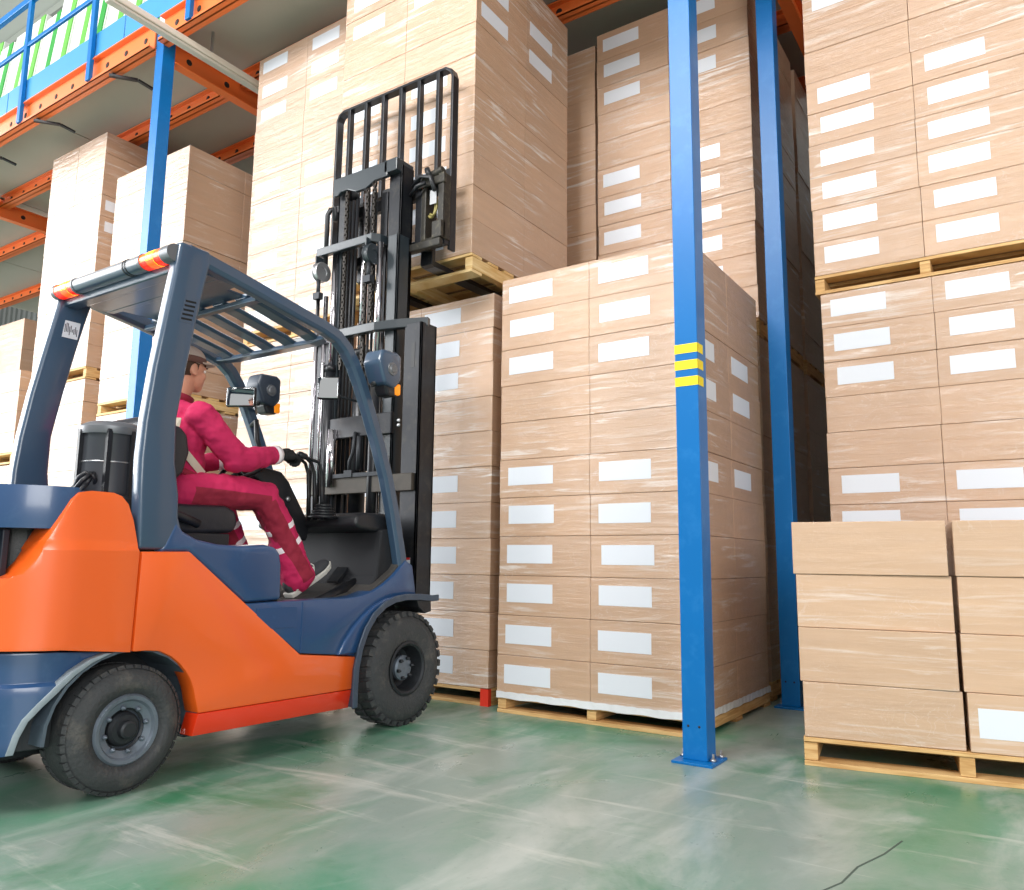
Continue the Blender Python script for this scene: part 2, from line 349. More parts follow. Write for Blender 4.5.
def beam(name, x0, x1, y, z0, z1, label, holes=True, group=None):
    """C-shaped joist along x with its web to the front and round holes"""
    root = empty(name, ((x0+x1)/2, y, z0), 0, label, 'beam', group)
    mb = MB(); t = .012
    mb.box(x0, x1, y, y+t, z0, z1); mb.box(x0, x1, y-.05, y+.06, z0, z0+t); mb.box(x0, x1, y-.05, y+.06, z1-t, z1)
    mb.box(x0, x1, y-.05, y-.045, z0, z0+.035)
    ob('joist', mb, M_RORG, root)
    if holes:
        h = MB(); n = int((x1-x0)/.33)
        for i in range(n): h.lathe((x0+.2+i*.33, y-.0015, (z0+z1)/2+.01), (0, 1, 0), [(0, 0), (.03, 0), (.03, .002)], 16)
        ob('round_holes', h, M_DARKHOLE, root)
    return root
ZB, ZT = 5.60, 5.86
for x0, x1, q in ((-16.6, -11.55, 'left end, past the second post'), (-11.50, -6.53, 'left bay under the railing'), (-6.39, -1.50, 'middle bay above the lifted load'), (-1.36, 3.5, 'right bay above the low pallet')):
    beam('front_beam', x0, x1, 3.70, ZB, ZT, 'orange front beam with round holes, '+q, True, 'orange rack beams along the front')
k = 0
for y, nm in ((4.57, 'second'), (5.43, 'third'), (6.6, 'fourth'), (7.7, 'last')):
    for x0, x1, q in ((-16.6, -11.55, 'far left bay'), (-11.45, -6.50, 'bay left of the blue post'), (-6.36, -1.50, 'bay over the mast'), (-1.36, 3.5, 'right bay')):
        beam('deck_joist', x0, x1, y, ZB+.02, ZB+.18, 'orange joist under the deck, %s from the front, %s' % (nm, q), True, 'orange joists under the deck')
for x, q in ((-11.5, 'left of the far loads'), (-6.44, 'behind the left blue post'), (-1.43, 'over the striped post'), (3.52, 'beyond the right edge')):
    root = empty('cross_beam', (x, 5.6, ZB), 0, 'orange cross beam running back under the deck, '+q, 'beam', 'orange cross beams')
    mb = MB(); mb.box(x-.008, x+.008, 3.84, 8.0, ZB-.10, ZB+.10); mb.box(x-.05, x+.05, 3.84, 8.0, ZB-.11, ZB-.098); mb.box(x-.05, x+.05, 3.84, 8.0, ZB+.09, ZB+.10)
    ob('girder', mb, M_RORG, root)
    h = MB()
    for i in range(9): h.lathe((x+.0085, 4.0+i*.42, ZB), (1, 0, 0), [(0, 0), (.03, 0), (.03, .001)], 14)
    ob('round_holes', h, M_DARKHOLE, root)
i = 0
for (x0, x1) in ((-16.6, -14.1), (-14.09, -11.5), (-11.49, -9.0), (-8.99, -6.45), (-6.44, -3.9), (-3.89, -1.43), (-1.42, 1.0), (1.01, 3.5)):
    for (y0, y1) in ((3.72, 4.575), (4.58, 5.435), (5.44, 6.6), (6.61, 8.0)):
        i += 1
        m = MB().box(x0+.003, x1-.003, y0+.003, y1-.003, 5.795, 5.845)
        o = ob('deck_board', m, M_DECK, None, .003)
        row = {3.72: 'front', 4.58: 'second', 5.44: 'third', 6.61: 'rear'}[y0]
        c = {-16.6: 'first column from the left', -14.09: 'second column from the left', -11.49: 'third column, left of far load', -8.99: 'column left of the blue post', -6.44: 'column right of the blue post', -3.89: 'column over the mast', -1.42: 'column right of the striped post', 1.01: 'right end column'}[x0]
        tag(o, 'grey deck panel, %s row, %s' % (row, c), 'panel', 'deck panels over the rack')

# railing on the platform
M_RAIL = M_BLUE
def railing():
    root = empty('guard_railing', (-9, 3.66, 5.6), 0, 'blue steel guard railing along the upper platform edge', 'railing')
    for x in (-14.2, -12.9, -11.7, -10.35, -8.99, -7.57, -5.92, -4.6):
        mb = MB(); mb.box(x-.035, x+.035, 3.625, 3.665, 5.62, 7.12); ob('railing_post', mb, M_RAIL, root, .004)
    ob('top_rail', MB().box(-14.3, -4.5, 3.62, 3.67, 7.08, 7.16), M_RAIL, root, .006)
    ob('middle_rail', MB().box(-14.3, -4.5, 3.63, 3.66, 6.52, 6.57), M_RAIL, root, .006)
    M_KICK = mat('pale_blue_kick_plate', '#3f8fd0', .35, coat=.3, var=.06)
    for x0, x1 in ((-14.3, -9.4), (-9.38, -7.03), (-7.01, -4.5)):
        ob('kick_plate', MB().box(x0, x1, 3.67, 3.68, 5.88, 6.14), M_KICK, root)
railing()
M_GRN = mat('green_sheet_edge', '#69b54a', .5); M_WHT = mat('white_sheet', '#e8ece4', .5, var=.03); M_GRND = mat('deep_green_sheet', '#2f9a3c', .5)
random.seed(3)
xs = -13.4; nn = 0
places = ['first', 'second', 'third', 'fourth', 'fifth', 'sixth', 'seventh', 'eighth', 'ninth', 'tenth', 'eleventh', 'twelfth', 'thirteenth', 'fourteenth', 'fifteenth', 'sixteenth', 'seventeenth', 'eighteenth']
while xs < -5.2 and nn < 18:
    wdt = random.uniform(.38, .43); t = -.012
    root = empty('stored_panel', (xs+wdt/2, 4.3, 5.86), 0, 'white upright panel with a green edge behind the railing, %s from the left' % places[nn], 'panel', 'white and green panels stored on the platform')
    yo = 4.25 + (nn % 2)*.015
    P = lambda x, z: (x + t*(z-5.86), yo + .10*(z-5.86), z)
    h = random.uniform(2.1, 2.4)
    def slab(a, b, y0, y1):
        vs = []
        for z in (5.86, 5.86+h):
            for x in (a, b):
                for y in (y0, y1): p = P(x, z); vs.append((p[0], p[1]+y, p[2]))
        return MB().add(vs, [(0, 1, 3, 2), (4, 6, 7, 5), (0, 4, 5, 1), (2, 3, 7, 6), (0, 2, 6, 4), (1, 5, 7, 3)])
    ob('sheet', slab(xs, xs+wdt, 0, .06), M_WHT, root); ob('edge_strip', slab(xs+wdt-.13, xs+wdt-.02, -.012, .0), M_GRND if nn % 3 == 1 else M_GRN, root)
    if nn % 2: 
        p = P(xs+.12, 6.8); ob('hand_slot', MB().box(p[0], p[0]+.10, p[1]-.004, p[1], 6.8, 6.84), M_DARKHOLE, root)
    xs += wdt + .008; nn += 1
for (x, q) in ((-7.15, 'nearest the blue post'), (-8.62, 'in the middle'), (-9.95, 'at the left edge')):
    mb = MB(); mb.bar((x-.06, 3.66, 5.56), (x+.10, 3.86, 5.56), .035, .025); mb.bar((x+.10, 3.86, 5.56), (x+.13, 4.0, 5.53), .035, .02); mb.bar((x-.06, 3.70, 5.57), (x-.06, 3.70, 5.61), .03, .03)
    tag(ob('steel_bracket', mb, M_BLK), 'small black bracket arm under the front beam, '+q, 'bracket', 'black brackets under the platform edge')
root = empty('light_fitting', (-6.1, 4.6, 5.42), 0, 'long white strip light casing running back under the deck', 'light fitting')
ob('casing', MB().box(-6.15, -6.05, 3.0, 6.6, 5.50, 5.56), mat('white_casing', '#d9d2c4', .45), root, .01)
ob('lower_cover', MB().box(-6.135, -6.065, 3.02, 6.58, 5.472, 5.50), mat('ribbed_white_cover', '#c9c5bb', .5), root, .01)
ob('hanger', MB().box(-6.11, -6.09, 4.0, 4.02, 5.56, 5.795).box(-6.11, -6.09, 6.0, 6.02, 5.56, 5.795), M_STEEL, root)

# ------------------------------------------------------------------ cartons, labels, pallets
_cache = {}
def bevbox(w_, d_, h_, bv, key):
    k_ = (round(w_, 4), round(d_, 4), round(h_, 4), key)
    if k_ in _cache: return _cache[k_]
    bm = bmesh.new(); bmesh.ops.create_cube(bm, size=1)
    for v in bm.verts: v.co = Vector((v.co.x*w_, v.co.y*d_, (v.co.z+.5)*h_))
    bmesh.ops.bevel(bm, geom=bm.edges[:], offset=bv, segments=2, affect='EDGES', profile=.5)
    me = bpy.data.meshes.new(key); bm.to_mesh(me); bm.free(); _cache[k_] = me; return me
def carton_mesh(w_, d_, h_, m):
    me = bevbox(w_, d_, h_, .0035, 'carton_'+m.name)
    if not me.materials: me.materials.append(m)
    return me
def sticker_mesh(axis, w_, h_):
    k_ = ('st', axis, w_, h_)
    if k_ in _cache: return _cache[k_]
    if axis == 'f': mb = MB().box(-w_/2, w_/2, -.0015, 0, -h_/2, h_/2)
    else: mb = MB().box(0, .0015, -w_/2, w_/2, -h_/2, h_/2)
    me = mb.mesh('sticker'); me.materials.append(M_LABEL); _cache[k_] = me; return me
ORD = ['bottom', 'second', 'third', 'fourth', 'fifth', 'sixth', 'seventh', 'eighth', 'ninth', 'tenth', 'eleventh', 'twelfth']
def add_sticker(c, axis, w_, d_, h_, dx, dz, lw=.335, lh=.115):
    st = bpy.data.objects.new('paper_label', sticker_mesh(axis, lw, lh)); col.objects.link(st); st.parent = c
    st.location = (dx, -d_/2, h_/2+dz) if axis == 'f' else (w_/2, dx, h_/2+dz)
HID = {}
def load(x0, y0, z0, n, h, phrase, rz=0, W=1.32, D=1.30, plain=(6, 7), side_lab=(), mt=None, kind='tan', cols=('fl', 'fr', 'rr'), jx=.004, labels=True, ldx=-.10, hidden=(), rest=(), low=-1):
    """n layers of cartons on one pallet; x0,y0 is the front-left corner. plain: layers turned so no label shows.
    layers up to low, and the columns in rest, are among the cartons past three hundred"""
    mt = mt or M_CART; cw, cdp = W/2-.0015, D/2-.0015
    R = Matrix.Rotation(rz, 4, 'Z'); rnd = random.Random(sum(map(ord, phrase)))
    for k_ in range(n):
        lx = rnd.uniform(-jx, jx); ly = rnd.uniform(-jx, jx)*.6
        for cc in tuple(cols) + tuple(rest):
            ix = 0 if cc[1] == 'l' else 1; iy = 0 if cc[0] == 'f' else 1
            p = R @ Vector((W*(.25+.5*ix)+lx+rnd.uniform(-.0005, .0005), D*(.25+.5*iy)+ly, 0))
            if k_ <= low or cc in rest:
                HID.setdefault(mt.name, (mt, MB()))[1].box(x0+p.x-cw/2, x0+p.x+cw/2, y0+p.y-cdp/2, y0+p.y+cdp/2, z0+k_*h, z0+k_*h+h-.0015); continue
            o = bpy.data.objects.new('cardboard_carton', carton_mesh(cw, cdp, h-.0015, mt)); col.objects.link(o)
            o.location = (x0+p.x, y0+p.y, z0+k_*h); o.rotation_euler = (0, 0, rz)
            has = labels and cc[0] == 'f' and k_ not in plain
            hs = ix == 1 and k_ in side_lab
            if has: add_sticker(o, 'f', cw, cdp, h, ldx+rnd.uniform(-.012, .012), .012+rnd.uniform(-.008, .008))
            if hs: add_sticker(o, 's', cw, cdp, h, -.10+rnd.uniform(-.01, .01), .01)
            cn = {'fl': 'front left', 'fr': 'front right', 'rr': 'back right', 'rl': 'back left'}[cc]
            tag(o, '%s carton, %s, %s layer, %s' % ('white-labelled' if has else kind, cn, 'top' if k_ == n-1 else ORD[k_], phrase), 'carton', 'cartons of '+phrase)
def pallet(x0, y0, z0, label, rz=0, W=1.32, D=1.30, H=.13, m=None, red=False, legs=3):
    m = m or M_WOOD; R = Matrix.Translation((x0, y0, z0)) @ Matrix.Rotation(rz, 4, 'Z')
    root = empty('wooden_pallet', tuple(R @ Vector((W/2, D/2, 0))), 0, label, 'pallet', 'wooden pallets under the carton loads')
    mb = MB(); nb = 7; bw = .12; gap = (D-nb*bw)/(nb-1)
    for i in range(nb): mb.box(0, W, i*(bw+gap), i*(bw+gap)+bw, H-.022, H-.002, R)
    ob('deck_board', mb, m, root, .002)
    for x in (0, W/2-.03, W-.06): 
        ob('stringer', MB().box(x, x+.06, .008, D-.008, .024, H-.024, R), m, root, .003)
    for y in (0, D/2-.06, D-.12):
        ob('bottom_board', MB().box(0, W, y, y+.12, .0, .022, R), m, root, .002)
    if red:
        o = ob('red_painted_end', MB().box(W-.062, W+.002, -.003, .03, .0, H-.002, R), mat('red_paint', '#e0331c', .5), root); tag(o, 'red painted stringer end')
    return root
PH = .13
# row 1, on the floor
S3 = (-2.905, 4.20)
pallet(S3[0], S3[1], 0, 'pine pallet on the floor just behind the yellow-striped post', H=.105)
load(S3[0], S3[1], .105, 11, .2455, 'stack behind the striped post', side_lab=(5, 7, 8), mt=M_CART)
mb = MB()
for (a, b) in (((S3[0]-.004, S3[1]-.004), (S3[0]+1.324, S3[1]-.004)), ((S3[0]+1.324, S3[1]-.004), (S3[0]+1.324, S3[1]+1.30))):
    N_ = 40; vs = []; 
    for i in range(N_+1):
        t = i/N_; x = a[0]+(b[0]-a[0])*t; y = a[1]+(b[1]-a[1])*t; w1 = .002*math.sin(i*1.7); z0 = .088+.003*math.sin(i*.9)
        if a[1] == b[1]: vs += [(x, y-.002-abs(w1), z0), (x, y, .128+.002*math.sin(i*2.3))]
        else: vs += [(x+.002+abs(w1), y, z0), (x, y, .128+.002*math.sin(i*2.3))]
    mb.add(vs, [(2*i, 2*i+1, 2*i+3, 2*i+2) for i in range(N_)])
tag(ob('stretch_film', mb, M_FILM), 'milky band of stretch film gathered round the foot of the stack behind the striped post', 'film')

S2 = (-4.365, 4.30)
pallet(S2[0], S2[1], 0, 'pallet with red painted stringer end, beside the front wheel', H=.11, red=True)
load(S2[0], S2[1], .11, 11, .2425, 'floor stack under the lifted load', cols=('fl', 'fr'), ldx=-.13)
C1 = (-5.775, 4.30)
pallet(C1[0], C1[1], 0, 'pallet on the floor behind the cab')
load(C1[0], C1[1], .13, 11, .24, 'floor stack seen through the cab', mt=M_CARTW, cols=('fl', 'fr'), low=3)
pallet(C1[0], C1[1], 2.775, 'upper pallet hidden behind the cab roof')
load(C1[0], C1[1], 2.905, 11, .24, 'upper stack left of the mast', mt=M_CARTW, cols=('fl', 'fr'))
B1 = (-7.91, 4.20)
pallet(B1[0], B1[1], 0, 'floor pallet behind the left blue post', W=1.28)
load(B1[0], B1[1], .13, 9, .2455, 'floor stack behind the left post', W=1.28, mt=M_CARTW, low=3)
pallet(B1[0], B1[1], 2.345, 'pallet at mid height beside the driver head', W=1.28, m=M_WOODY)
load(B1[0], B1[1], 2.475, 10, .2445, 'upper stack behind the left post', W=1.28, mt=M_CARTW, labels=False, kind='brown')
A1 = (-9.36, 4.20)
pallet(A1[0], A1[1], 0, 'floor pallet left of the rear cab pillar', W=1.16)
load(A1[0], A1[1], .13, 11, .2405, 'floor stack left of the cab', W=1.16, mt=M_CARTW, side_lab=(8, 7), low=3)
pallet(A1[0], A1[1], 2.78, 'pallet at mid height under the tallest far left load', W=1.16)
load(A1[0], A1[1], 2.91, 11, .2395, 'tallest upper stack at far left', W=1.16, mt=M_CARTW, side_lab=(6, 7), labels=False)
D1 = (-10.95, 4.20)
pallet(D1[0], D1[1], 0, 'floor pallet at the far left edge')
load(D1[0], D1[1], .13, 7, .26, 'floor stack at the left edge', labels=False, kind='brown', cols=(), rest=('fl', 'fr', 'rr'))
pallet(D1[0], D1[1], 1.965, 'yellowish pallet at the left frame edge', m=M_WOODY)
load(D1[0], D1[1], 2.095, 4, .24, 'short upper stack at the left edge', labels=False, cols=('fr',), rest=('fl', 'rr'))
pallet(-14.2, 5.6, 0, 'floor pallet deep behind the left edge stack')
load(-14.2, 5.6, .13, 11, .24, 'deep floor stack at the left edge', labels=False, cols=(), rest=('fr',), mt=M_CARTW)
pallet(-14.2, 5.6, 2.775, 'upper pallet deep behind the left edge stack')
load(-14.2, 5.6, 2.905, 7, .24, 'deep upper stack at the left edge', labels=False, cols=(), rest=('fl', 'fr'), mt=M_CARTW)
# load on the forks
F0 = (-4.385, 4.06); FZ = 2.862
pallet(F0[0], F0[1], FZ, 'yellow pine pallet lifted on the forks', m=M_WOODY, H=.135)
load(F0[0], F0[1], FZ+.135, 10, .2455, 'load on the forks', side_lab=(7, 8), ldx=-.08)
# row 2
pallet(-2.93, 5.64, 0, 'pallet in the dark behind the striped post stack')
load(-2.93, 5.64, .13, 10, .2455, 'rear floor stack in shade', kind='brown', cols=(), rest=('fl', 'fr', 'rr'))
pallet(-2.93, 5.64, 2.588, 'pallet high in the dark gap between the two posts')
load(-2.93, 5.64, 2.72, 11, .2525, 'upper rear stack between the posts', side_lab=())
load(-4.28, 5.66, 2.72, 11, .2470, 'dim upper rear stack by the load', labels=False, kind='brown', cols=('fr',), low=1)
pallet(-4.28, 5.66, 2.59, 'rear pallet behind the load on the forks')
load(-4.28, 5.66, .13, 10, .2455, 'rear floor stack behind the lifted load', labels=False, kind='brown', cols=(), rest=('fr',))
pallet(-4.28, 5.66, 0, 'rear floor pallet behind the stack under the load')
for yy, q in ((7.05, 'third row'),):
    pallet(-2.93, yy, 0, 'deepest floor pallet in the dark gap')
    load(-2.93, yy, .13, 10, .2455, 'deepest floor stack', kind='dim', labels=False, cols=(), rest=('fr', 'rr'))
    pallet(-2.93, yy, 2.59, 'deepest upper pallet in the dark gap')
    load(-2.93, yy, 2.72, 11, .2525, 'deepest upper stack', kind='dim', labels=False, cols=(), rest=('fr', 'rr'))
RX, RY = -1.115, 5.35
pallet(RX, RY, .01, 'floor pallet hidden behind the low front pallet')
load(RX, RY, .14, 11, .234, 'lower right-hand stack', cols=('fl', 'fr'), low=3, ldx=-.09)
pallet(RX-.03, RY, 2.718, 'dark gapped pallet between the two right-hand stacks')
load(RX-.03, RY, 2.848, 9, .2335, 'upper right-hand stack', cols=('fl', 'fr'), ldx=-.09)
for (sx, sy) in ((.24, RY), (1.60, RY), (RX, 6.72)):  # unseen stacks added to keep light out of the dark gap
    load(sx, sy, .13, 11, .2405, 'stack beside', labels=False, cols=(), rest=('fl', 'fr', 'rl', 'rr') if sy > 6 else ('fl', 'fr'))
    load(sx, sy, 2.83, 11, .2405, 'stack beside', labels=False, cols=(), rest=('fl', 'fr', 'rl', 'rr') if sy > 6 else ('fl', 'fr'))
# low pallet in front at right
rz = .155
pallet(-1.0, 3.985, 0, 'pine pallet under the low stack at right', rz=rz, W=1.34, D=1.13)
R = Matrix.Rotation(rz, 4, 'Z')
for k in range(4):
    for ix in (0, 1):
        for iy in (0,):
            dx = (-.03, -.018, -.008, .0)[3-k] if ix == 0 else (.004, .0, -.006, -.018)[3-k]*.5
            w_ = .672 if (ix, k) != (0, 3) else .678
            p = R @ Vector((.335+.675*ix+dx*(-1 if ix else 1)*.6, .285+.565*iy+(.01 if k == 2 else 0), 0))
            o = bpy.data.objects.new('cardboard_carton', carton_mesh(.664, .56, .2500, M_BOX)); col.objects.link(o)
            o.location = (-1.0+p.x, 3.985+p.y, .13+k*.2515); o.rotation_euler = (0, 0, rz+(.012, -.01, .008, -.006)[k])
            pos = ('front left', 'front right')[ix] if iy == 0 else 'back right'
            has = k == 0 and ix == 1 and iy == 0
            if has: add_sticker(o, 'f', .664, .56, .2500, -.13, .0, .33, .125)
            tag(o, 'long plain carton%s, %s, %s layer of the low stack at right' % (' with white label' if has else '', pos, ('bottom', 'second', 'third', 'top')[k]), 'carton', 'cartons of the low stack at right')
# the cartons beyond the three hundred that show largest: one object, unseen shading stacks included
allv = MB(); mats_ = []
for i, (nm, (mt_, mb_)) in enumerate(HID.items()):
    allv.cur = i; mats_.append(mt_); allv.add(mb_.v, mb_.f)
tag(ob('cardboard_cartons', allv, mats_), 'remaining tan cartons low in the stacks behind the truck and deep in the rack shade', 'carton', kind='stuff')

struct('shade_wall_right', MB().box(4.6, 4.75, 3.4, 10, 0, 10.6), M_WALL)  # unseen wall added to block side light and darken the rack

# ------------------------------------------------------------------ forklift
XR, XL, XC = -3.07, -4.17, -3.62
fk = empty('forklift', (XC, 2.7, 0), 0, 'orange and blue counterbalance forklift truck with raised mast and driver in the cab', 'forklift')
def plan(y):
    return 0.0 if y >= 1.62 else ((1.62-y)/.52)**2*.55
def skin_panel(poly, thick, xo=XR, off=None, mirror=False, cuts=.035, smooth=True):
    """side panel from a (y,z) outline, wrapped round the truck's rounded tail"""
    bm = bmesh.new(); vs = [bm.verts.new((0, y, z)) for y, z in poly]; bm.faces.new(vs)
    ys = [p[0] for p in poly]; zs = [p[1] for p in poly]
    y = min(ys)+cuts
    while y < max(ys) and y < 1.75:
        bmesh.ops.bisect_plane(bm, geom=bm.verts[:]+bm.edges[:]+bm.faces[:], plane_co=(0, y, 0), plane_no=(0, 1, 0)); y += cuts
    zz = min(zs)+.05
    while zz < max(zs) and min(ys) < 1.3:
        bmesh.ops.bisect_plane(bm, geom=bm.verts[:]+bm.edges[:]+bm.faces[:], plane_co=(0, 0, zz), plane_no=(0, 0, 1)); zz += .05
    for z in (off[1] if off else []):
        bmesh.ops.bisect_plane(bm, geom=bm.verts[:]+bm.edges[:]+bm.faces[:], plane_co=(0, 0, z), plane_no=(0, 0, 1))
    sgn = -1 if not mirror else 1
    base = bm.verts[:]; 
    ext = bmesh.ops.extrude_face_region(bm, geom=bm.faces[:])
    inner = [g for g in ext['geom'] if isinstance(g, bmesh.types.BMVert)]; iset = set(inner)
    for v in bm.verts:
        d = plan(v.co.y) + (off[0](v.co.y, v.co.z) if off else 0)
        x = xo - d
        if v in iset: x -= thick; 
        v.co.x = x if not mirror else 2*XC - x
    bmesh.ops.recalc_face_normals(bm, faces=bm.faces[:])
    for fc in bm.faces: fc.smooth = True
    me = bpy.data.meshes.new('panel'); bm.to_mesh(me); bm.free()
    return me
# counterweight side
cwp = [(1.04, .60), (1.37, .588), (1.58, .583), (1.85, .553), (1.857, .967), (1.835, 1.08), (1.812, 1.145), (1.785, 1.175), (1.75, 1.187), (1.66, 1.188), (1.615, 1.178), (1.59, 1.15), (1.55, 1.07), (1.507, .985), (1.475, .91), (1.445, .865), (1.41, .848), (1.343, .843), (1.04, .84)]
cwo = (lambda y, z: .0 if z < .955 else (.014 if z < .985 else .014+(z-.985)*.12), [.955, .985])
for mir in (False, True):
    o = link('counterweight_panel', skin_panel(cwp, .16, off=cwo, mirror=mir), M_ORG, fk, .018, 3)
    o.modifiers['bevel'].angle_limit = math.radians(50)
# front side panel with its red band
spn = [(1.868, .953), (2.088, .957), (2.735, .466), (3.122, .420), (3.118, .256), (2.18, .268), (2.163, .330), (2.150, .375), (2.132, .415), (2.108, .450), (2.075, .487), (2.035, .518), (1.98, .545), (1.92, .552), (1.861, .553)]
band = [(2.18, .266), (3.118, .254), (3.10, .160), (2.17, .172)]
for mir in (False, True):
    o = link('side_panel', skin_panel(spn, .10, mirror=mir), M_ORG, fk, .008, 2)
    b = link('lower_band', skin_panel(band, .09, mirror=mir, off=(lambda y, z: (.254-z)*.25 if z < .22 else 0, [])), M_RED, o, .004)
    tag(b, 'red-orange band along the bottom of the side panel')
# rear lower skirt
skt = [(1.0, .585), (1.58, .572), (1.78, .557), (1.70, .525), (1.64, .485), (1.587, .435), (1.54, .385), (1.50, .335), (1.480, .28), (1.468, .222), (1.404, .215), (1.0, .215)]
lip = [(1.78, .556), (1.70, .524), (1.64, .484), (1.587, .434), (1.54, .384), (1.50, .334), (1.480, .28), (1.468, .222), (1.447, .220), (1.462, .29), (1.483, .345), (1.523, .398), (1.57, .45), (1.625, .50), (1.69, .538), (1.75, .556)]
M_WORN = mat('worn_primer_edge', '#8b97a0', .6, var=.25, scale=30)
for mir in (False, True):
    o = link('rear_skirt', skin_panel(skt, .12, mirror=mir, off=(lambda y, z: .035 if z > .46 else .0, [.455, .470]), xo=XR-.005), M_NAVY, fk, .006)
    link('worn_arch_edge', skin_panel(lip, .05, mirror=mir, xo=XR-.002), M_WORN, o, .003)
# hood, recess, chassis
def plan_poly(y0, inset, yend=1.90):
    pts = []
    ys = [y0 + (1.62-y0)*i/10 for i in range(11)] + [yend]
    for y in ys: pts.append((XR-plan(y)-inset, y))
    return pts + [(2*XC-x, y) for x, y in reversed(pts)]
pp = plan_poly(1.12, .055, 1.60); h_ = len(pp)//2
mb = MB(); mb.prismz(pp[:h_] + [(XR-.20, 1.61), (XR-.20, 1.84), (XL+.20, 1.84), (XL+.20, 1.61)] + pp[h_:], 1.035, 1.198)
o = ob('rear_hood', mb, M_NAVY, fk, .05, 4)
mb = MB(); mb.prismz(plan_poly(1.16, .22, 1.56), .80, 1.04); ob('engine_bay', mb, M_BLK, fk)
mb = MB()
for z in (.88, .93, .98): mb.box(-3.36, -3.27, 1.18, 1.44, z, z+.018)
mb.box(-3.32, -3.25, 1.415, 1.44, .84, 1.03)
ob('radiator_grille', mb, mat('dark_navy_plastic', '#131c2b', .5), fk, .004)
mb = MB(); mb.prismz(plan_poly(1.14, .10, 1.35), .215, .60); mb.box(-3.90, -3.34, 1.3, 3.2, .16, .60); mb.box(-4.05, -3.19, 2.2, 3.05, .15, .70)
ob('chassis', mb, M_HUB, fk, .01)
# wheel housings
mb = MB()
pts = []
for i in range(15):
    a = math.radians(-8 + 190*i/14); pts.append((XC, 1.872+.315*math.cos(a), .25+.305*math.sin(a)))
mb.sweep([(p[0], p[1], p[2]) for p in pts], [(-.53, 0), (.53, 0), (.53, .012), (-.53, .012)])
ob('rear_wheel_arch', mb, mat('grey_arch_lining', '#5d6a78', .5, metal=.3, var=.3, scale=12), fk)
# seat base / blue cover beside the seat
cov = [(1.95, .95), (2.02, 1.10), (2.06, 1.045), (2.13, 1.012), (2.24, .992), (2.36, .987), (2.50, .996), (2.565, .985), (2.592, .955), (2.605, .90), (2.612, .733), (2.40, .727), (2.09, .955)]
mb = MB(); mb.prism(cov, XL+.02, XR-.012); ob('seat_side_cover', mb, M_NAVY, fk, .022, 4)
mb = MB(); mb.box(XL+.06, XR-.06, 1.86, 2.56, .55, .97); ob('seat_base_box', mb, M_BLK, fk, .01)
# floor sill, front frame
sil = [(2.385, .722), (2.615, .727), (3.056, .728), (3.15, .737), (3.24, .760), (3.322, .795), (3.40, .842), (3.452, .885), (3.50, .93), (3.56, .90), (3.60, .715), (3.50, .708), (3.36, .69), (3.25, .645), (3.16, .56), (3.115, .44), (3.12, .424), (2.735, .470)]
for mir in (False, True):
    bm = skin_panel(sil, .12, mirror=mir, xo=XR-.006); o = link('front_side_frame', bm, M_NAVY, fk, .008)
mb = MB(); mb.box(XL+.02, XR-.03, 2.60, 2.63, .70, .735)
mb.prism([(2.60, .69), (3.06, .69), (3.24, .725), (3.44, .85), (3.50, .90), (3.48, .93), (3.42, .872), (3.22, .748), (3.06, .712), (2.60, .712)], XL+.03, XR-.03)
ob('floor_plate', mb, mat('worn_floor_plate', '#4c4a48', .55, metal=.3, dirt='#8b7f70', dirt_amt=.7, dirt_scale=7, var=.2), fk, .003)
mb = MB()
for i in range(9): mb.box(-3.98, -3.16, 2.66+i*.042, 2.682+i*.042, .712, .719)
ob('tread_mat', mb, mat('ribbed_rubber_mat', '#2e2c2c', .7, dirt='#7d7265', dirt_amt=.7, dirt_scale=12), fk)
# step recess below floor, vertical seam
ob('step_plate', MB().box(XR-.004, XR-.001, 2.46, 2.70, .60, .70).box(XR-.006, XR+.0, 2.735, 2.74, .475, .72), M_NAVY, fk, .001)
# front cowl and dashboard
cow = [(3.17, 1.12), (3.19, 1.175), (3.25, 1.195), (3.50, 1.195), (3.56, 1.17), (3.57, .90), (3.50, .88), (3.44, .85), (3.42, 1.03), (3.36, 1.09), (3.22, 1.10)]
mb = MB(); mb.prism(cow, XL+.16, XR-.10); ob('dashboard', mb, M_BLK, fk, .02, 3)
mb = MB(); mb.prism([(3.26, .755), (3.33, .84), (3.36, 1.10), (3.55, 1.12), (3.55, .78)], XL+.05, XR-.075); ob('front_bulkhead', mb, mat('matt_black_plate', '#1b1d22', .75), fk, .01)

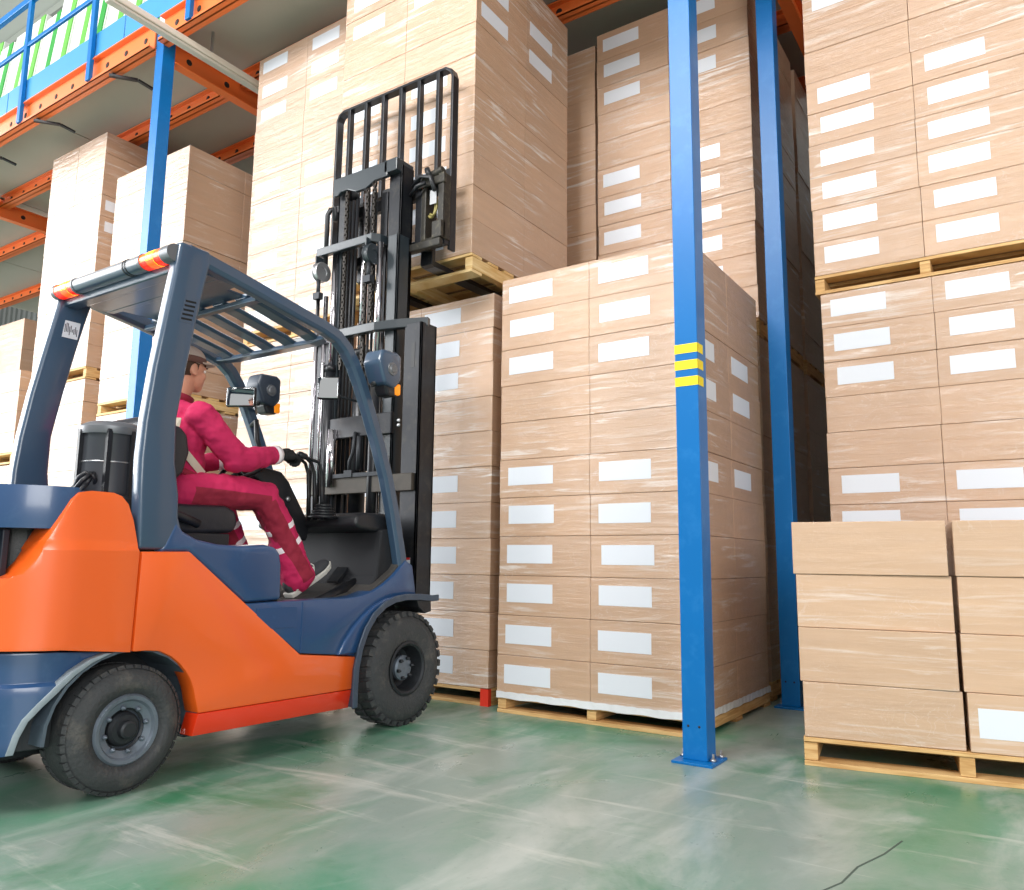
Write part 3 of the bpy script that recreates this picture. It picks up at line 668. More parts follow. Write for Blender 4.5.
# overhead guard
PR = [(1.945, 2.325), (1.93, 2.18), (1.898, 1.952), (1.868, 1.73), (1.846, 1.50), (1.840, 1.34), (1.845, 1.20), (1.852, 1.08), (1.860, .962), (2.100, .962), (2.060, 1.03), (2.035, 1.10), (2.028, 1.20), (2.000, 1.34), (1.992, 1.52), (2.02, 1.75), (2.055, 1.99), (2.08, 2.14), (2.105, 2.27), (2.10, 2.325)]
for x0, x1 in ((-3.155, -3.085), (-4.155, -4.085)):
    sh_ = .0 if x0 > -3.5 else .045
    mb = MB(); mb.prism([(y-sh_*(2.3-z)/1.05, z) for y, z in PR], x0, x1); p = ob('guard_rear_pillar', mb, M_GUARD, fk, .016, 3)
    if x0 > -3.5:
        mb = MB()
        for k in range(5):
            z = 1.975+k*.021; y = 1.972+k*.004; mb.bar((-3.084, y, z), (-3.084, y+.052, z+.004), .003, .009, up=(0, 0, 1))
        ob('vent_slots', mb, mat('vent_black', '#0d0f13', .8), p)
        mb = MB().prism([(1.962, 1.962), (2.026, 1.962), (2.050, 2.082), (1.984, 2.082)], -3.085, -3.0835); ob('vent_plate', mb, M_GUARD, p)
    else:
        mb = MB().prism([(1.957, 2.04), (2.035, 2.04), (2.045, 2.13), (1.968, 2.13)], -4.0855, -4.083)
        lb = ob('warning_label', mb, M_LABEL, p); tag(lb, 'small white warning sticker with printed marks')
        mb = MB()
        mk = random.Random(5)
        for k in range(9): y = 1.967+k*.0075; mb.box(-4.083, -4.0826, y, y+.004, 2.055+mk.uniform(0, .02), 2.085+mk.uniform(0, .035))
        ob('printed_marks', mb, mat('print_dark', '#4a4650', .6), lb)
rail = [(1.99, 2.292), (2.10, 2.278), (2.35, 2.238), (2.66, 2.182), (2.82, 2.155), (2.92, 2.125), (2.99, 2.075), (3.05, 2.00), (3.11, 1.90), (3.185, 1.755), (3.26, 1.60), (3.345, 1.40), (3.41, 1.20), (3.465, 1.00), (3.53, .745)]
hw, hh = .034, .034
for x in (-3.12, -4.12):
    mb = MB(); mb.sweep([(x, y, z) for y, z in rail], [(-hw, -hh), (hw, -hh), (hw, hh*.4), (hw-.012, hh), (-hw+.012, hh), (-hw, hh*.4)])
    ob('guard_side_rail', mb, M_GUARD, fk, .006, 2)
mb = MB(); mb.box(-4.13, -3.11, 2.02, 2.10, 2.235, 2.275); mb.box(-4.10, -3.14, 1.955, 2.03, 2.20, 2.26)
ob('guard_rear_beam', mb, M_GUARD, fk, .012, 2)
mb = MB(); mb.sweep([(-4.10, 2.90, 2.125), (-3.96, 2.905, 2.115), (-3.28, 2.905, 2.115), (-3.14, 2.90, 2.125)], [(-.035, -.012), (.035, -.012), (.035, .014), (-.035, .014)], side=(0, 1, 0)); ob('guard_front_beam', mb, M_GUARD, fk, .006)
for y, z in ((2.42, 2.205), (2.20, 2.245)):
    mb = MB(); mb.box(-4.10, -3.14, y-.02, y+.02, z-.015, z+.01); ob('guard_cross_bar', mb, M_GUARD, fk, .005)
for i in range(5):
    x = -3.99 + i*.1825
    mb = MB(); mb.sweep([(x, 2.40, 2.228), (x, 2.50, 2.215), (x, 2.66, 2.18), (x, 2.82, 2.148), (x, 2.90, 2.122)], [(-.050, -.004), (-.036, -.016), (.036, -.016), (.050, -.004), (.04, .012), (-.04, .012)])
    ob('roof_slat', mb, M_GUARD, fk, .004)
mb = MB(); mb.prismz([(-4.10, 2.04), (-3.14, 2.04), (-3.14, 2.30), (-3.24, 2.31), (-3.25, 2.42), (-4.00, 2.42), (-4.01, 2.20), (-4.10, 2.18)], 2.232, 2.244); ob('roof_plate', mb, M_GUARD, fk, .004)
# rear light bar
LB = (XC, 1.935, 2.268)
def halfbar(x0, x1, r_, mats, nm, parent, label=None):
    mb = MB(); pr = []
    for k in range(14):
        a = 2*PI*k/14; pr.append((1.15*r_*math.cos(a), r_*math.sin(a)))
    vs = []
    for x in (x0, x1):
        for a, b in pr: vs.append((x, LB[1]+a, LB[2]+b))
    n = 14; fs = [(i, (i+1) % n, (i+1) % n + n, i+n) for i in range(n)]
    mb.smooth = True; mb.add(vs, fs); mb.smooth = False; mb.add(vs, [tuple(range(n)), tuple(range(2*n-1, n-1, -1))])
    # lower half takes the second material when there is one
    if len(mats) > 1:
        for q, ff in enumerate(mb.f):
            zc = sum(mb.v[i][2] for i in ff)/len(ff)
            if len(ff) == 4 and zc < LB[2]-.022: mb.m[q] = 1
    o = ob(nm, mb, mats, parent)
    if label: tag(o, label)
    return o
M_SILV = mat('silver_shell', '#8f9095', .35, metal=.2, var=.05)
lbar = halfbar(-3.90, -3.335, .038, [M_SILV, M_GUARD], 'light_bar', fk)
for x0, x1 in ((-4.08, -3.92), (-3.32, -3.165)):
    halfbar(x0, x1, .038, [M_ORGL, M_REDL], 'tail_lamp', lbar, 'lit amber and red tail lamp')
halfbar(-4.02, -3.96, .0392, [M_AMBERL, M_ORGL], 'lamp_bulb_window', lbar); halfbar(-3.27, -3.215, .0392, [M_AMBERL, M_ORGL], 'lamp_bulb_window', lbar)
for x in (-3.91, -3.328): halfbar(x-.008, x+.008, .041, [M_GREY], 'lamp_collar', lbar)
halfbar(-3.44, -3.432, .0405, [M_BLK], 'lamp_collar', lbar); halfbar(-3.46, -3.452, .0405, [M_BLK], 'lamp_collar', lbar)
for x0, x1 in ((-3.165, -3.10), (-4.11, -4.08)): halfbar(x0, x1, .040, [M_GREY], 'end_cap', lbar)

# wheels
def wheel(x_out, y, z, R_, wdt, rim_r, lugs, front, side):
    s_ = 1 if side == 'r' else -1
    c = (x_out, y, z); ax = (s_, 0, 0)
    mb = MB(); rr = R_ - (.015 if lugs else .004)
    sh = .022
    mb.lathe(c, ax, [(rim_r+.004, -.022), (rim_r+.012, -.002), (rim_r+.03, .004), (rr-.085, .010), (rr-.055, .006), (rr-.02, -.008), (rr-.004, -sh-.006), (rr, -.05), (rr, -wdt+.05), (rr-.004, -wdt+sh), (rr-.03, -wdt), (rim_r, -wdt+.01), (rim_r, -.022)], 72)
    mb.smooth = False
    n = lugs or 44
    for i in range(n):
        a = 2*PI*i/n; da = 2*PI/n*(.34 if lugs else .45); 
        def P(rad, ang, off): return (c[0]+s_*off, c[1]+rad*math.cos(ang), c[2]+rad*math.sin(ang))
        sets = [(-.004, -wdt*.42), (-wdt*.58, -wdt+.004)] if lugs else [(-.012, -.05), (-wdt+.05, -wdt+.012)]
        for j, (o0, o1) in enumerate(sets):
            aa = a + (j*PI/n if lugs else 0)
            sk = da*.5 if lugs else 0
            top = R_; bot = rr-.012 if lugs else rr-.010
            vs = [P(bot, aa-da, o0-(0 if j == 0 else 0)), P(bot, aa+da, o0), P(top, aa+da*.85, o0-.010*(1 if j == 0 else 0)), P(top, aa-da*.85, o0-.010*(1 if j == 0 else 0)),
                  P(bot, aa-da+sk, o1), P(bot, aa+da+sk, o1), P(top, aa+da*.85+sk, o1+(.010 if j else 0)), P(top, aa-da*.85+sk, o1+(.010 if j else 0))]
            mb.add(vs, [(0, 1, 2, 3), (7, 6, 5, 4), (0, 4, 5, 1), (1, 5, 6, 2), (2, 6, 7, 3), (3, 7, 4, 0)])
    t = ob('wheel', mb, M_TIRE, fk)
    rm = MB()
    if front:
        rm.lathe(c, ax, [(rim_r+.016, .006), (rim_r+.004, .010), (rim_r-.008, .002), (rim_r-.014, -.03), (rim_r-.025, -.085), (rim_r-.05, -.10), (.075, -.098), (.072, -.05), (.062, -.04), (.0, -.036)], 48)
    else:
        rm.lathe(c, ax, [(rim_r+.010, -.004), (rim_r+.002, .006), (rim_r-.012, .004), (rim_r-.02, -.008), (rim_r-.035, -.014), (.082, -.018), (.080, -.05), (.05, -.05)], 48)
    ob('rim', rm, M_HUB if front else M_RIM, t)
    hb = MB()
    if front: hb.lathe(c, ax, [(.070, -.06), (.070, -.03), (.058, -.022), (0, -.020)], 28)
    else: hb.lathe(c, ax, [(.070, -.05), (.066, -.025), (.055, -.012), (.036, -.010), (.034, .012), (.026, .018), (0, .018)], 28)
    if not front: hb.lathe(c, ax, [(.100, -.030), (.086, -.020), (.074, -.028)], 28)
    ob('hub', hb, M_RIM if front else M_HUB, t)
    nn_ = 6 if front else 8
    for i in range(nn_):
        a = 2*PI*i/nn_+.2; r0 = .056 if front else .086; off = -.022 if front else -.022
        nb = MB(); nb.lathe((c[0]+s_*off, c[1]+r0*math.cos(a), c[2]+r0*math.sin(a)), ax, [(0, 0), (.010, 0), (.010, .016), (.005, .018), (.004, .026), (0, .026)], 6); ob('wheel_nut', nb, M_RIM if not front else M_HUB, t)
for sd, xo in (('r', -3.085), ('l', 2*XC+3.085)): wheel(xo, 1.872, .250, .250, .20, .128, 0, False, sd)
for sd, xo in (('r', -3.075), ('l', 2*XC+3.075)): wheel(xo, 3.535, .318, .318, .20, .135, 34, True, sd)
ob('rear_axle', MB().tube([(-3.9, 1.872, .25), (-3.3, 1.872, .25)], .05), M_HUB, fk); ob('front_axle', MB().tube([(-3.9, 3.535, .318), (-3.3, 3.535, .318)], .07), M_HUB, fk)
# raised arch over each front wheel
arc = [(2.98, .44), (3.02, .50), (3.08, .57), (3.15, .63), (3.24, .685), (3.33, .715), (3.44, .73), (3.46, .705), (3.36, .69), (3.25, .645), (3.16, .56), (3.115, .44)]
for mir in (False, True): link('wheel_arch_flare', skin_panel(arc, .10, mirror=mir, xo=XR+.012), M_NAVY, fk, .010, 3)
# front fenders
fen = [(3.100, .165), (3.098, .26), (3.103, .36), (3.125, .46), (3.165, .55), (3.225, .625), (3.30, .675), (3.38, .702), (3.47, .712), (3.60, .708), (3.70, .698), (3.76, .700)]
for x0, x1 in ((-3.27, -3.045), (-4.195, -3.97)):
    xm = (x0+x1)/2; h_ = (x1-x0)/2
    mb = MB(); mb.sweep([(xm, y, z) for y, z in fen], [(-h_, -.006), (h_, -.006), (h_, -.028), (h_+.012, -.028), (h_+.012, .008), (-h_, .008)])
    fo = ob('front_fender', mb, mat('dark_blue_fender', '#39475a', .42, coat=.2, dirt='#7d8790', dirt_amt=.3, dirt_scale=12), fk, .004)
    mb = MB(); mb.prism([(3.58, .70), (3.71, .695), (3.715, .63), (3.66, .62), (3.60, .66)], x0+.02, x1-.01); ob('mud_flap', mb, M_BLK, fo, .004)

# seat, tank
mb = MB(); mb.prism([(2.02, 1.06), (2.04, 1.15), (2.09, 1.185), (2.30, 1.185), (2.48, 1.19), (2.545, 1.165), (2.56, 1.10), (2.53, 1.055), (2.30, 1.04)], -3.87, -3.37); seat = ob('seat', mb, M_SEAT, fk, .03, 4)
mb = MB(); mb.prism([(2.06, .985), (2.08, 1.045), (2.50, 1.05), (2.50, .985)], -3.83, -3.36); ob('seat_suspension', mb, M_BLK, seat, .008)
mb = MB(); mb.prism([(2.04, 1.18), (2.06, 1.38), (2.04, 1.55), (2.08, 1.60), (2.125, 1.585), (2.16, 1.42), (2.17, 1.24), (2.12, 1.18)], -3.88, -3.36); ob('seat_backrest', mb, M_SEAT, seat, .03, 4)
mb = MB(); mb.prism([(2.05, 1.30), (2.04, 1.44), (2.08, 1.52), (2.14, 1.545), (2.19, 1.50), (2.205, 1.42), (2.18, 1.32), (2.12, 1.26)], -3.36, -3.29); ob('seat_bolster', mb, M_SEAT, seat, .025, 3)
mb = MB(); mb.tube([(-3.34, 2.05, 1.05), (-3.335, 2.18, 1.13), (-3.335, 2.30, 1.09)], .022); ob('seat_side_lever', mb, M_BLK, seat)
tc_ = (-3.44, 1.905)
mb = MB(); mb.lathe((tc_[0], tc_[1], 1.19), (0, 0, 1), [(0, 0), (.118, 0), (.12, .02), (.12, .27), (.126, .28), (.126, .30)], 40)
tk = ob('air_canister', mb, mat('grey_black_shell', '#45484e', .4, metal=.2, var=.1), fk)
mb = MB(); mb.lathe((tc_[0], tc_[1], 1.475), (0, 0, 1), [(.132, -.012), (.136, .0), (.136, .02), (.128, .03), (.10, .045), (.05, .052), (0, .053)], 40); ob('canister_cap', mb, M_GREY, tk)
for a in (.2, 1.3, 2.4, 3.5, 4.6, 5.7):
    mb = MB(); mb.bar((tc_[0]+.130*math.cos(a), tc_[1]+.130*math.sin(a), 1.19), (tc_[0]+.130*math.cos(a), tc_[1]+.130*math.sin(a), 1.48), .02, .02, up=(0, 1, 0)); ob('cage_bar', mb, M_BLK, tk)
mb = MB(); mb.lathe((tc_[0], tc_[1], 1.34), (0, 0, 1), [(.122, -.003), (.124, 0), (.122, .003)], 40); ob('strap_ring', mb, M_STEEL, tk)
mb = MB()
for k in range(3):
    pts = [(-3.40+.045*math.cos(a*.7), 1.765+.035*math.sin(a*.7)+.01*k, 1.235+.05*math.sin(a*.7+k)) for a in range(10)]
    mb.tube(pts, .010, 8)
ob('cable_loop', mb, M_BLK, fk)
ob('rear_deck_box', MB().box(-3.82, -3.30, 1.80, 2.00, 1.10, 1.20), M_BLK, fk, .02)

# steering, levers, pedal
mb = MB(); mb.prism([(2.80, 1.375), (2.81, 1.415), (2.88, 1.435), (2.99, 1.425), (3.05, 1.37), (3.22, 1.13), (3.20, 1.03), (3.12, 1.05), (2.93, 1.29)], -3.70, -3.58); colm = ob('steering_column', mb, M_BLK, fk, .02, 3)
mb = MB(); cc_ = Vector((-3.65, 2.80, 1.44)); nrm = Vector((0, -.62, .78)).normalized()
e1 = Vector((1, 0, 0)); e2 = nrm.cross(e1)
mb.tube([cc_+(e1*math.cos(a)+e2*math.sin(a))*.165 for a in [2*PI*i/32 for i in range(33)]], .013, 10, cap=False)
sw = ob('steering_wheel', mb, M_BLK, fk)
mb = MB()
for a in (.3, 2.4, 4.5): mb.bar(cc_, cc_+(e1*math.cos(a)+e2*math.sin(a))*.16, .022, .010, up=nrm)
mb.lathe(cc_-nrm*.05, nrm, [(0, 0), (.04, 0), (.045, .05), (.03, .065), (0, .067)], 20); ob('wheel_spokes', mb, M_BLK, sw)
kn = cc_+(e1*math.cos(2.6)+e2*math.sin(2.6))*.15
mb = MB(); mb.lathe(kn, nrm, [(0, 0), (.012, 0), (.012, .03), (.024, .04), (.026, .06), (.015, .075), (0, .077)], 16); ob('spinner_knob', mb, M_BLK, sw)
mb = MB(); mb.lathe((-3.58, 3.04, 1.27), (1, 0, 0), [(0, 0), (.014, 0), (.014, .006), (0, .008)], 14); ob('key_switch', mb, M_STEEL, colm)
for k, (x, yt, zt) in enumerate(((-3.39, 2.955, 1.500), (-3.45, 3.0, 1.510), (-3.50, 3.01, 1.505))):
    mb = MB(); mb.tube([(x, 3.13, 1.15), (x, 3.12, 1.30), (x, 3.11, 1.42), (x, 3.085, 1.475), (x, yt+.04, zt-.008), (x, yt, zt)], [.013, .012, .011, .010, .010, .010], 10)
    lv = ob('control_lever', mb, M_BLKM, fk)
    mb = MB(); mb.tube([(x, yt+.045, zt-.010), (x, yt+.03, zt-.004), (x, yt-.01, zt+.004), (x, yt-.02, zt+.005)], [.010, .018, .018, .009], 12); ob('lever_knob', mb, M_BLK, lv)
mb = MB()
for k in range(5): mb.lathe((-3.38, 3.125, 1.165+k*.016), (0, 0, 1), [(.07-.008*k, -.006), (.085-.009*k, .002), (.07-.008*k, .010)], 24)
ob('lever_boot', mb, M_BLK, fk)
mb = MB(); mb.bar((-3.42, 3.26, .80), (-3.42, 3.36, .90), .09, .015, up=(0, -.7, .7)); mb.tube([(-3.42, 3.34, .87), (-3.42, 3.42, .98)], .01); ob('pedal', mb, M_BLKM, fk)

# mirrors and headlights
def headlight(x, y, z, s_):
    mb = MB(); mb.prism([(y-.10, z+.03), (y-.075, z+.105), (y+.05, z+.11), (y+.085, z+.09), (y+.085, z-.05), (y+.04, z-.10), (y-.05, z-.085)], x-.065, x+.07)
    h = ob('headlight', mb, M_GUARD if s_ > 0 else mat('dark_lamp_housing', '#2f3a48', .4), fk, .018, 3)
    mb = MB(); mb.lathe((x, y+.10, z+.01), (0, 1, 0), [(0, .012), (.05, .008), (.06, 0), (.06, -.01)], 24); mb.v = [(a_, b_-.015, c_) for a_, b_, c_ in mb.v]; ob('lamp_lens', mb, mat('clear_lens', '#dfe6ea', .08, coat=1), h)
    mb = MB(); mb.lathe((x+.076, y+.005, z+.005), (1, 0, 0), [(0, .006), (.018, .006), (.026, .0), (.036, .0), (.038, -.006)], 20); ob('pivot_knob', mb, M_GREY, h)
    mb = MB(); mb.prism([(y-.03, z-.085), (y+.09, z-.075), (y+.08, z-.14), (y+.0, z-.145)], x-.05, x+.05); ob('indicator_housing', mb, M_BLK, h, .015, 2)
    mb = MB(); mb.prism([(y+.045, z-.075), (y+.10, z-.06), (y+.10, z-.13), (y+.05, z-.135)], x-.03, x+.055); ob('indicator_lamp', mb, M_AMBER, h, .012, 2)
    mb = MB(); mb.tube([(x, y-.02, z-.05), (x-s_*.02, y-.06, z-.09)], .015, 8); ob('lamp_bracket', mb, M_BLK, h)
headlight(-3.03, 3.20, 1.985, 1); headlight(-4.14, 3.27, 2.00, -1)
def mirror(cx, cy, cz, wy, hz, s_, yaw_):
    M = Matrix.Translation((cx, cy, cz)) @ Matrix.Rotation(yaw_, 4, 'Z')
    mb = MB(); mb.box(-wy/2, wy/2, 0, .03, -hz/2, hz/2, M); o = ob('rear_view_mirror', mb, M_BLK, fk, .02, 3)
    mb = MB(); mb.box(-wy/2+.008, wy/2-.008, -.003, .001, -hz/2+.008, hz/2-.008, M); ob('mirror_face', mb, M_MIR, o, .012, 3)
    a = M @ Vector((0, .02, 0)); mb = MB(); mb.tube([a, (a.x, a.y+.10, a.z-.03), (-3.12 if s_ > 0 else -4.12, cy+.22, cz-.06)], .008, 8); ob('mirror_arm', mb, M_BLK, o)
mirror(-4.00, 2.99, 1.905, .185, .125, -1, .55)
mirror(-3.20, 2.955, 1.862, .125, .13, 1, .62)
mb = MB(); mb.tube([(-4.10, 3.16, 1.76), (-4.03, 3.14, 1.78), (-4.00, 3.13, 1.66), (-4.02, 3.20, 1.55), (-4.10, 3.24, 1.54)], .016, 10); ob('grab_handle', mb, M_BLK, fk)

# mast
def chan(x, y, z0, z1, w_, d_, flip, nm, m, parent):
    """I/C-section upright opening towards the truck centre"""
    t = .018; s_ = flip
    mb = MB(); mb.box(x-w_/2 if s_ > 0 else x+w_/2-t, x-w_/2+t if s_ > 0 else x+w_/2, y, y+d_, z0, z1)
    mb.box(x-w_/2, x+w_/2, y, y+t, z0, z1); mb.box(x-w_/2, x+w_/2, y+d_-t, y+d_, z0, z1)
    return ob(nm, mb, m, parent, .003)
MY = 3.66
mast = ob('mast', MB().box(-4.075, -3.165, MY-.03, MY+.0, 1.35, 1.46), mat('greasy_mast_plate', '#45403a', .5, metal=.4, var=.3, scale=14, dirt='#2b2926', dirt_amt=.6), fk, .005)
ob('mast_foot_plate', MB().box(-4.0, -3.24, MY-.02, MY+.01, .62, .75), M_BLKM, mast, .005)
for x, s_ in ((-3.215, -1), (-4.025, 1)):
    chan(x, MY, .68, 2.42, .14, .15, s_, 'outer_upright', M_BLKM, mast)
for x, s_ in ((-3.42, -1), (-3.99, 1)):
    chan(x+ (.0 if s_ < 0 else .045), MY+.01, .80, 3.06, .09, .12, s_, 'middle_upright', M_MASTG, mast)
for x, s_ in ((-3.40, -1), (-3.93, 1)):
    chan(x-(.035 if s_ < 0 else 0), MY+.03, 1.0, 3.56, .11 if s_ < 0 else .09, .12, s_, 'inner_upright', M_BLKM, mast)
mb = MB(); mb.sweep([(-4.30, MY-.035, 2.43), (-3.50, MY-.035, 2.43), (-3.34, MY+.0, 2.43), (-3.145, MY+.07, 2.43)], [(-.030, -.025), (.030, -.025), (.030, .025), (-.030, .025)], side=(0, 0, 1)); ob('mast_tie_bar', mb, M_MASTG, mast, .005)
mb = MB(); mb.sweep([(-4.09, MY-.03, 3.055), (-3.56, MY-.03, 3.055), (-3.545, MY+.0, 3.055), (-3.53, MY+.15, 3.055)], [(-.030, -.022), (.030, -.022), (.030, .022), (-.030, .022)], side=(0, 0, 1)); ob('mast_tie_bar', mb, M_MASTG, mast, .005)
# waved top plate
mb = MB(); tp = [(-3.98, 3.50), (-3.98, 3.585), (-3.47, 3.585), (-3.47, 3.475), (-3.58, 3.475), (-3.66, 3.44), (-3.76, 3.44), (-3.84, 3.475), (-3.90, 3.475), (-3.93, 3.455), (-3.98, 3.455)]
n = len(tp); vs = [(x, MY-.02, z) for x, z in tp] + [(x, MY+.01, z) for x, z in tp]
mb.add(vs, [tuple(range(n)), tuple(range(2*n-1, n-1, -1))] + [(i, (i+1) % n, (i+1) % n+n, i+n) for i in range(n)])
ob('mast_top_plate', mb, M_MASTG, mast, .006)
ob('mast_top_plate', MB().box(-3.50, -3.385, MY-.02, MY+.15, 3.50, 3.59), M_MASTG, mast, .006)
mb = MB(); mb.box(-3.97, -3.36, MY-.02, MY+.01, 1.72, 1.86); ob('mast_cross_plate', mb, M_BLKM, mast, .006)
# cylinders, chains, hoses
def cyl(x, y, z0, z1, z2, r_, rod, nm='lift_cylinder', parent=mast):
    mb = MB(); mb.tube([(x, y, z0), (x, y, z1)], r_, 20); c_ = ob(nm, mb, M_BLKM, parent)
    mb = MB(); mb.tube([(x, y, z1-.01), (x, y, z1+.035)], r_*1.12, 20); ob('cylinder_gland', mb, M_BLK, c_)
    mb = MB(); mb.tube([(x, y, z1), (x, y, z2)], rod, 16); ob('chrome_rod', mb, M_CHROME, c_)
cyl(-3.94, MY-.005, .80, 2.20, 3.02, .034, .022); cyl(-3.52, MY-.005, .80, 2.20, 3.02, .034, .022)
cyl(-3.745, MY+.09, 1.1, 2.30, 3.45, .055, .034)
for x in (-3.90, -3.57):
    ob('chain_guide', MB().box(x-.03, x+.03, MY+.07, MY+.085, 1.0, 3.42), M_BLKM, mast, .002)
for x in (-3.87, -3.835, -3.80, -3.69, -3.655, -3.62): 
    mb = MB(); mb.tube([(x, MY+.045, 1.5), (x, MY+.045, 3.42)], .010, 8); ob('hydraulic_hose', mb, M_BLK, mast)
def chain(x, y, z0, z1):
    mb = MB(); z = z0; k = 0
    while z < z1:
        if k % 2: mb.box(x-.014, x-.010, y-.008, y+.008, z-.006, z+.030); mb.box(x+.010, x+.014, y-.008, y+.008, z-.006, z+.030)
        else: mb.box(x-.006, x+.006, y-.009, y+.009, z-.006, z+.030)
        z += .024; k += 1
    tag(ob('lift_chain', mb, mat('oily_chain', '#332e29', .4, metal=.6, var=.3, scale=40), mast))
chain(-3.585, MY-.012, 2.50, 3.46); chain(-3.855, MY+.0, 2.2, 3.46); chain(-3.655, MY+.0, 1.9, 3.46)
for x, z in ((-4.03, 2.90), (-3.555, 2.93)):
    mb = MB(); mb.lathe((x-.02, MY-.05, z), (1, 0, 0), [(0, 0), (.030, 0), (.032, -.006), (.066, -.006), (.070, .0), (.062, .010), (.062, .030), (.070, .040), (.066, .046), (.032, .046), (.030, .04), (0, .04)], 32)
    s0 = ob('chain_sheave', mb, M_STEEL if x < -4 else M_MASTG, mast)
    ob('sheave_bracket', MB().box(x-.035, x-.023, MY-.08, MY-.01, z-.03, z+.12), M_MASTG, s0, .004)
    ob('chain_anchor', MB().tube([(x, MY-.07, z-.16), (x, MY-.07, z-.06)], .014, 10).box(x-.03, x+.03, MY-.09, MY-.05, z-.20, z-.155), M_HUB, s0)
# centre lower fittings
mb = MB(); mb.tube([(-3.70, MY-.03, 1.46), (-3.70, MY-.03, 1.56), (-3.66, MY-.04, 1.62), (-3.66, MY-.03, 1.75)], .012, 8).tube([(-3.62, MY-.03, 1.50), (-3.62, MY-.03, 1.72)], .016, 10).box(-3.73, -3.66, MY-.05, MY-.02, 1.455, 1.50)
mb.box(-3.90, -3.36, MY-.045, MY-.03, 1.455, 1.48); ob('chain_anchor_bolts', mb, M_HUB, mast)
mb = MB(); mb.tube([(-3.87, MY-.03, 1.40), (-3.87, MY-.03, 1.78)], .034, 14); mb.tube([(-3.98, MY-.04, 1.15), (-3.98, MY-.04, 2.72)], .016, 10); mb.tube([(-4.03, MY-.065, 1.15), (-4.03, MY-.065, 2.74)], .015, 10); ob('hydraulic_pipe', mb, M_CHROME, mast)
mb = MB(); mb.tube([(-4.07, MY+.02, 2.9), (-4.07, MY+.02, 3.36), (-4.05, MY+.03, 3.40), (-4.01, MY+.03, 3.40), (-4.0, MY+.03, 3.3)], .018, 10); ob('side_hose', mb, M_BLK, mast)
for z in (1.80, 1.77): ob('fixing_bolt', MB().lathe((-3.31, MY-.001, z), (0, -1, 0), [(0, .008), (.010, .008), (.012, 0)], 10), M_STEEL, mast)
mb = MB(); mb.box(-3.225, -3.185, MY-.0015, MY, .885, .945); lb = ob('mast_label', mb, M_LABEL, mast); ob('label_stripe', MB().box(-3.225, -3.185, MY-.002, MY-.0015, .932, .945), mat('label_red', '#c92a2a', .5), lb)
mb = MB(); mb.box(-3.225, -3.195, MY-.0015, MY, 2.13, 2.29); ob('mast_label', mb, mat('black_decal', '#0f1013', .3), mast)
# tilt cylinders
for x in (-3.30, -3.94): 
    mb = MB(); mb.tube([(x, 2.95, .66), (x, 3.35, .80)], .035, 14).tube([(x, 3.35, .80), (x, MY, .92)], .018, 12); ob('tilt_cylinder', mb, M_BLKM, mast)

# carriage, backrest, forks
CY = 3.83
car = ob('fork_carriage', MB().box(-4.12, -3.12, CY, CY+.05, 3.36, 3.44).box(-4.12, -3.12, CY, CY+.05, 2.99, 3.06).box(-4.0, -3.94, CY-.02, CY+.03, 3.0, 3.42).box(-3.36, -3.30, CY-.02, CY+.03, 3.0, 3.42), M_BLKM, fk, .006)
mb = MB(); mb.box(-3.30, -3.26, CY-.03, CY+.05, 2.98, 3.50).box(-3.16, -3.11, CY-.03, CY+.05, 3.02, 3.48).tube([(-3.30, CY-.01, 3.47), (-3.13, CY-.01, 3.50)], .03, 12).tube([(-3.30, CY-.01, 3.02), (-3.13, CY-.01, 3.02)], .028, 12).box(-3.33, -3.10, CY-.04, CY-.01, 3.40, 3.46)
mb.box(-3.40, -3.12, CY-.05, CY-.01, 2.965, 3.02); mb.box(-3.19, -3.11, CY-.05, CY+.0, 3.02, 3.14)
ob('side_shift_frame', mb, mat('dirty_carriage_steel', '#2e2c28', .5, metal=.3, var=.3, scale=25, dirt='#77705c', dirt_amt=.5, dirt_scale=18), car, .008)
mb = MB(); mb.tube([(-3.36, CY-.05, 3.42), (-3.28, CY-.07, 3.47), (-3.20, CY-.06, 3.45), (-3.17, CY-.05, 3.35)], .016, 8).tube([(-3.37, CY-.06, 3.36), (-3.30, CY-.08, 3.40), (-3.24, CY-.06, 3.42)], .014, 8).tube([(-3.24, CY-.05, 3.52), (-3.22, CY-.05, 3.46)], .02, 8); ob('hydraulic_hose', mb, M_BLK, car)
mb = MB(); pts = [(-3.235+.035*math.cos(a), CY+.0, 3.27+.075*math.sin(a)) for a in [PI*.55*1.0 - i*PI*1.25/12 for i in range(13)]]; mb.tube(pts, .009, 8).tube([(p[0]+.02, p[1]-.01, p[2]*.9+.327) for p in pts], .008, 8)
ob('yellow_hose_loop', mb, mat('olive_hose', '#9a8f55', .5), car)
mb = MB(); mb.box(-3.225, -3.17, CY-.03, CY-.026, 3.27, 3.37); ob('data_plate', mb, M_STEEL, car)
LBK = 3.90
bk = [(-3.13, 2.97), (-3.13, 4.22), (-3.145, 4.27), (-3.19, 4.30), (-4.18, 4.30), (-4.225, 4.28), (-4.245, 4.24), (-4.25, 3.2)]
mb = MB(); mb.sweep([(x, LBK+.02, z) for x, z in bk], [(-.032, -.010), (.032, -.010), (.032, .010), (-.032, .010)], side=(0, 1, 0))
lbk = ob('load_backrest', mb, M_BLKM, fk, .004)
ob('backrest_rail', MB().box(-4.24, -3.14, LBK, LBK+.03, 3.50, 3.555), M_BLKM, lbk, .004)
for i in range(6):
    x = -4.12 + i*.172
    ob('backrest_bar', MB().box(x-.014, x+.014, LBK-.01, LBK+.035, 3.50, 4.295), M_BLKM, lbk, .003)
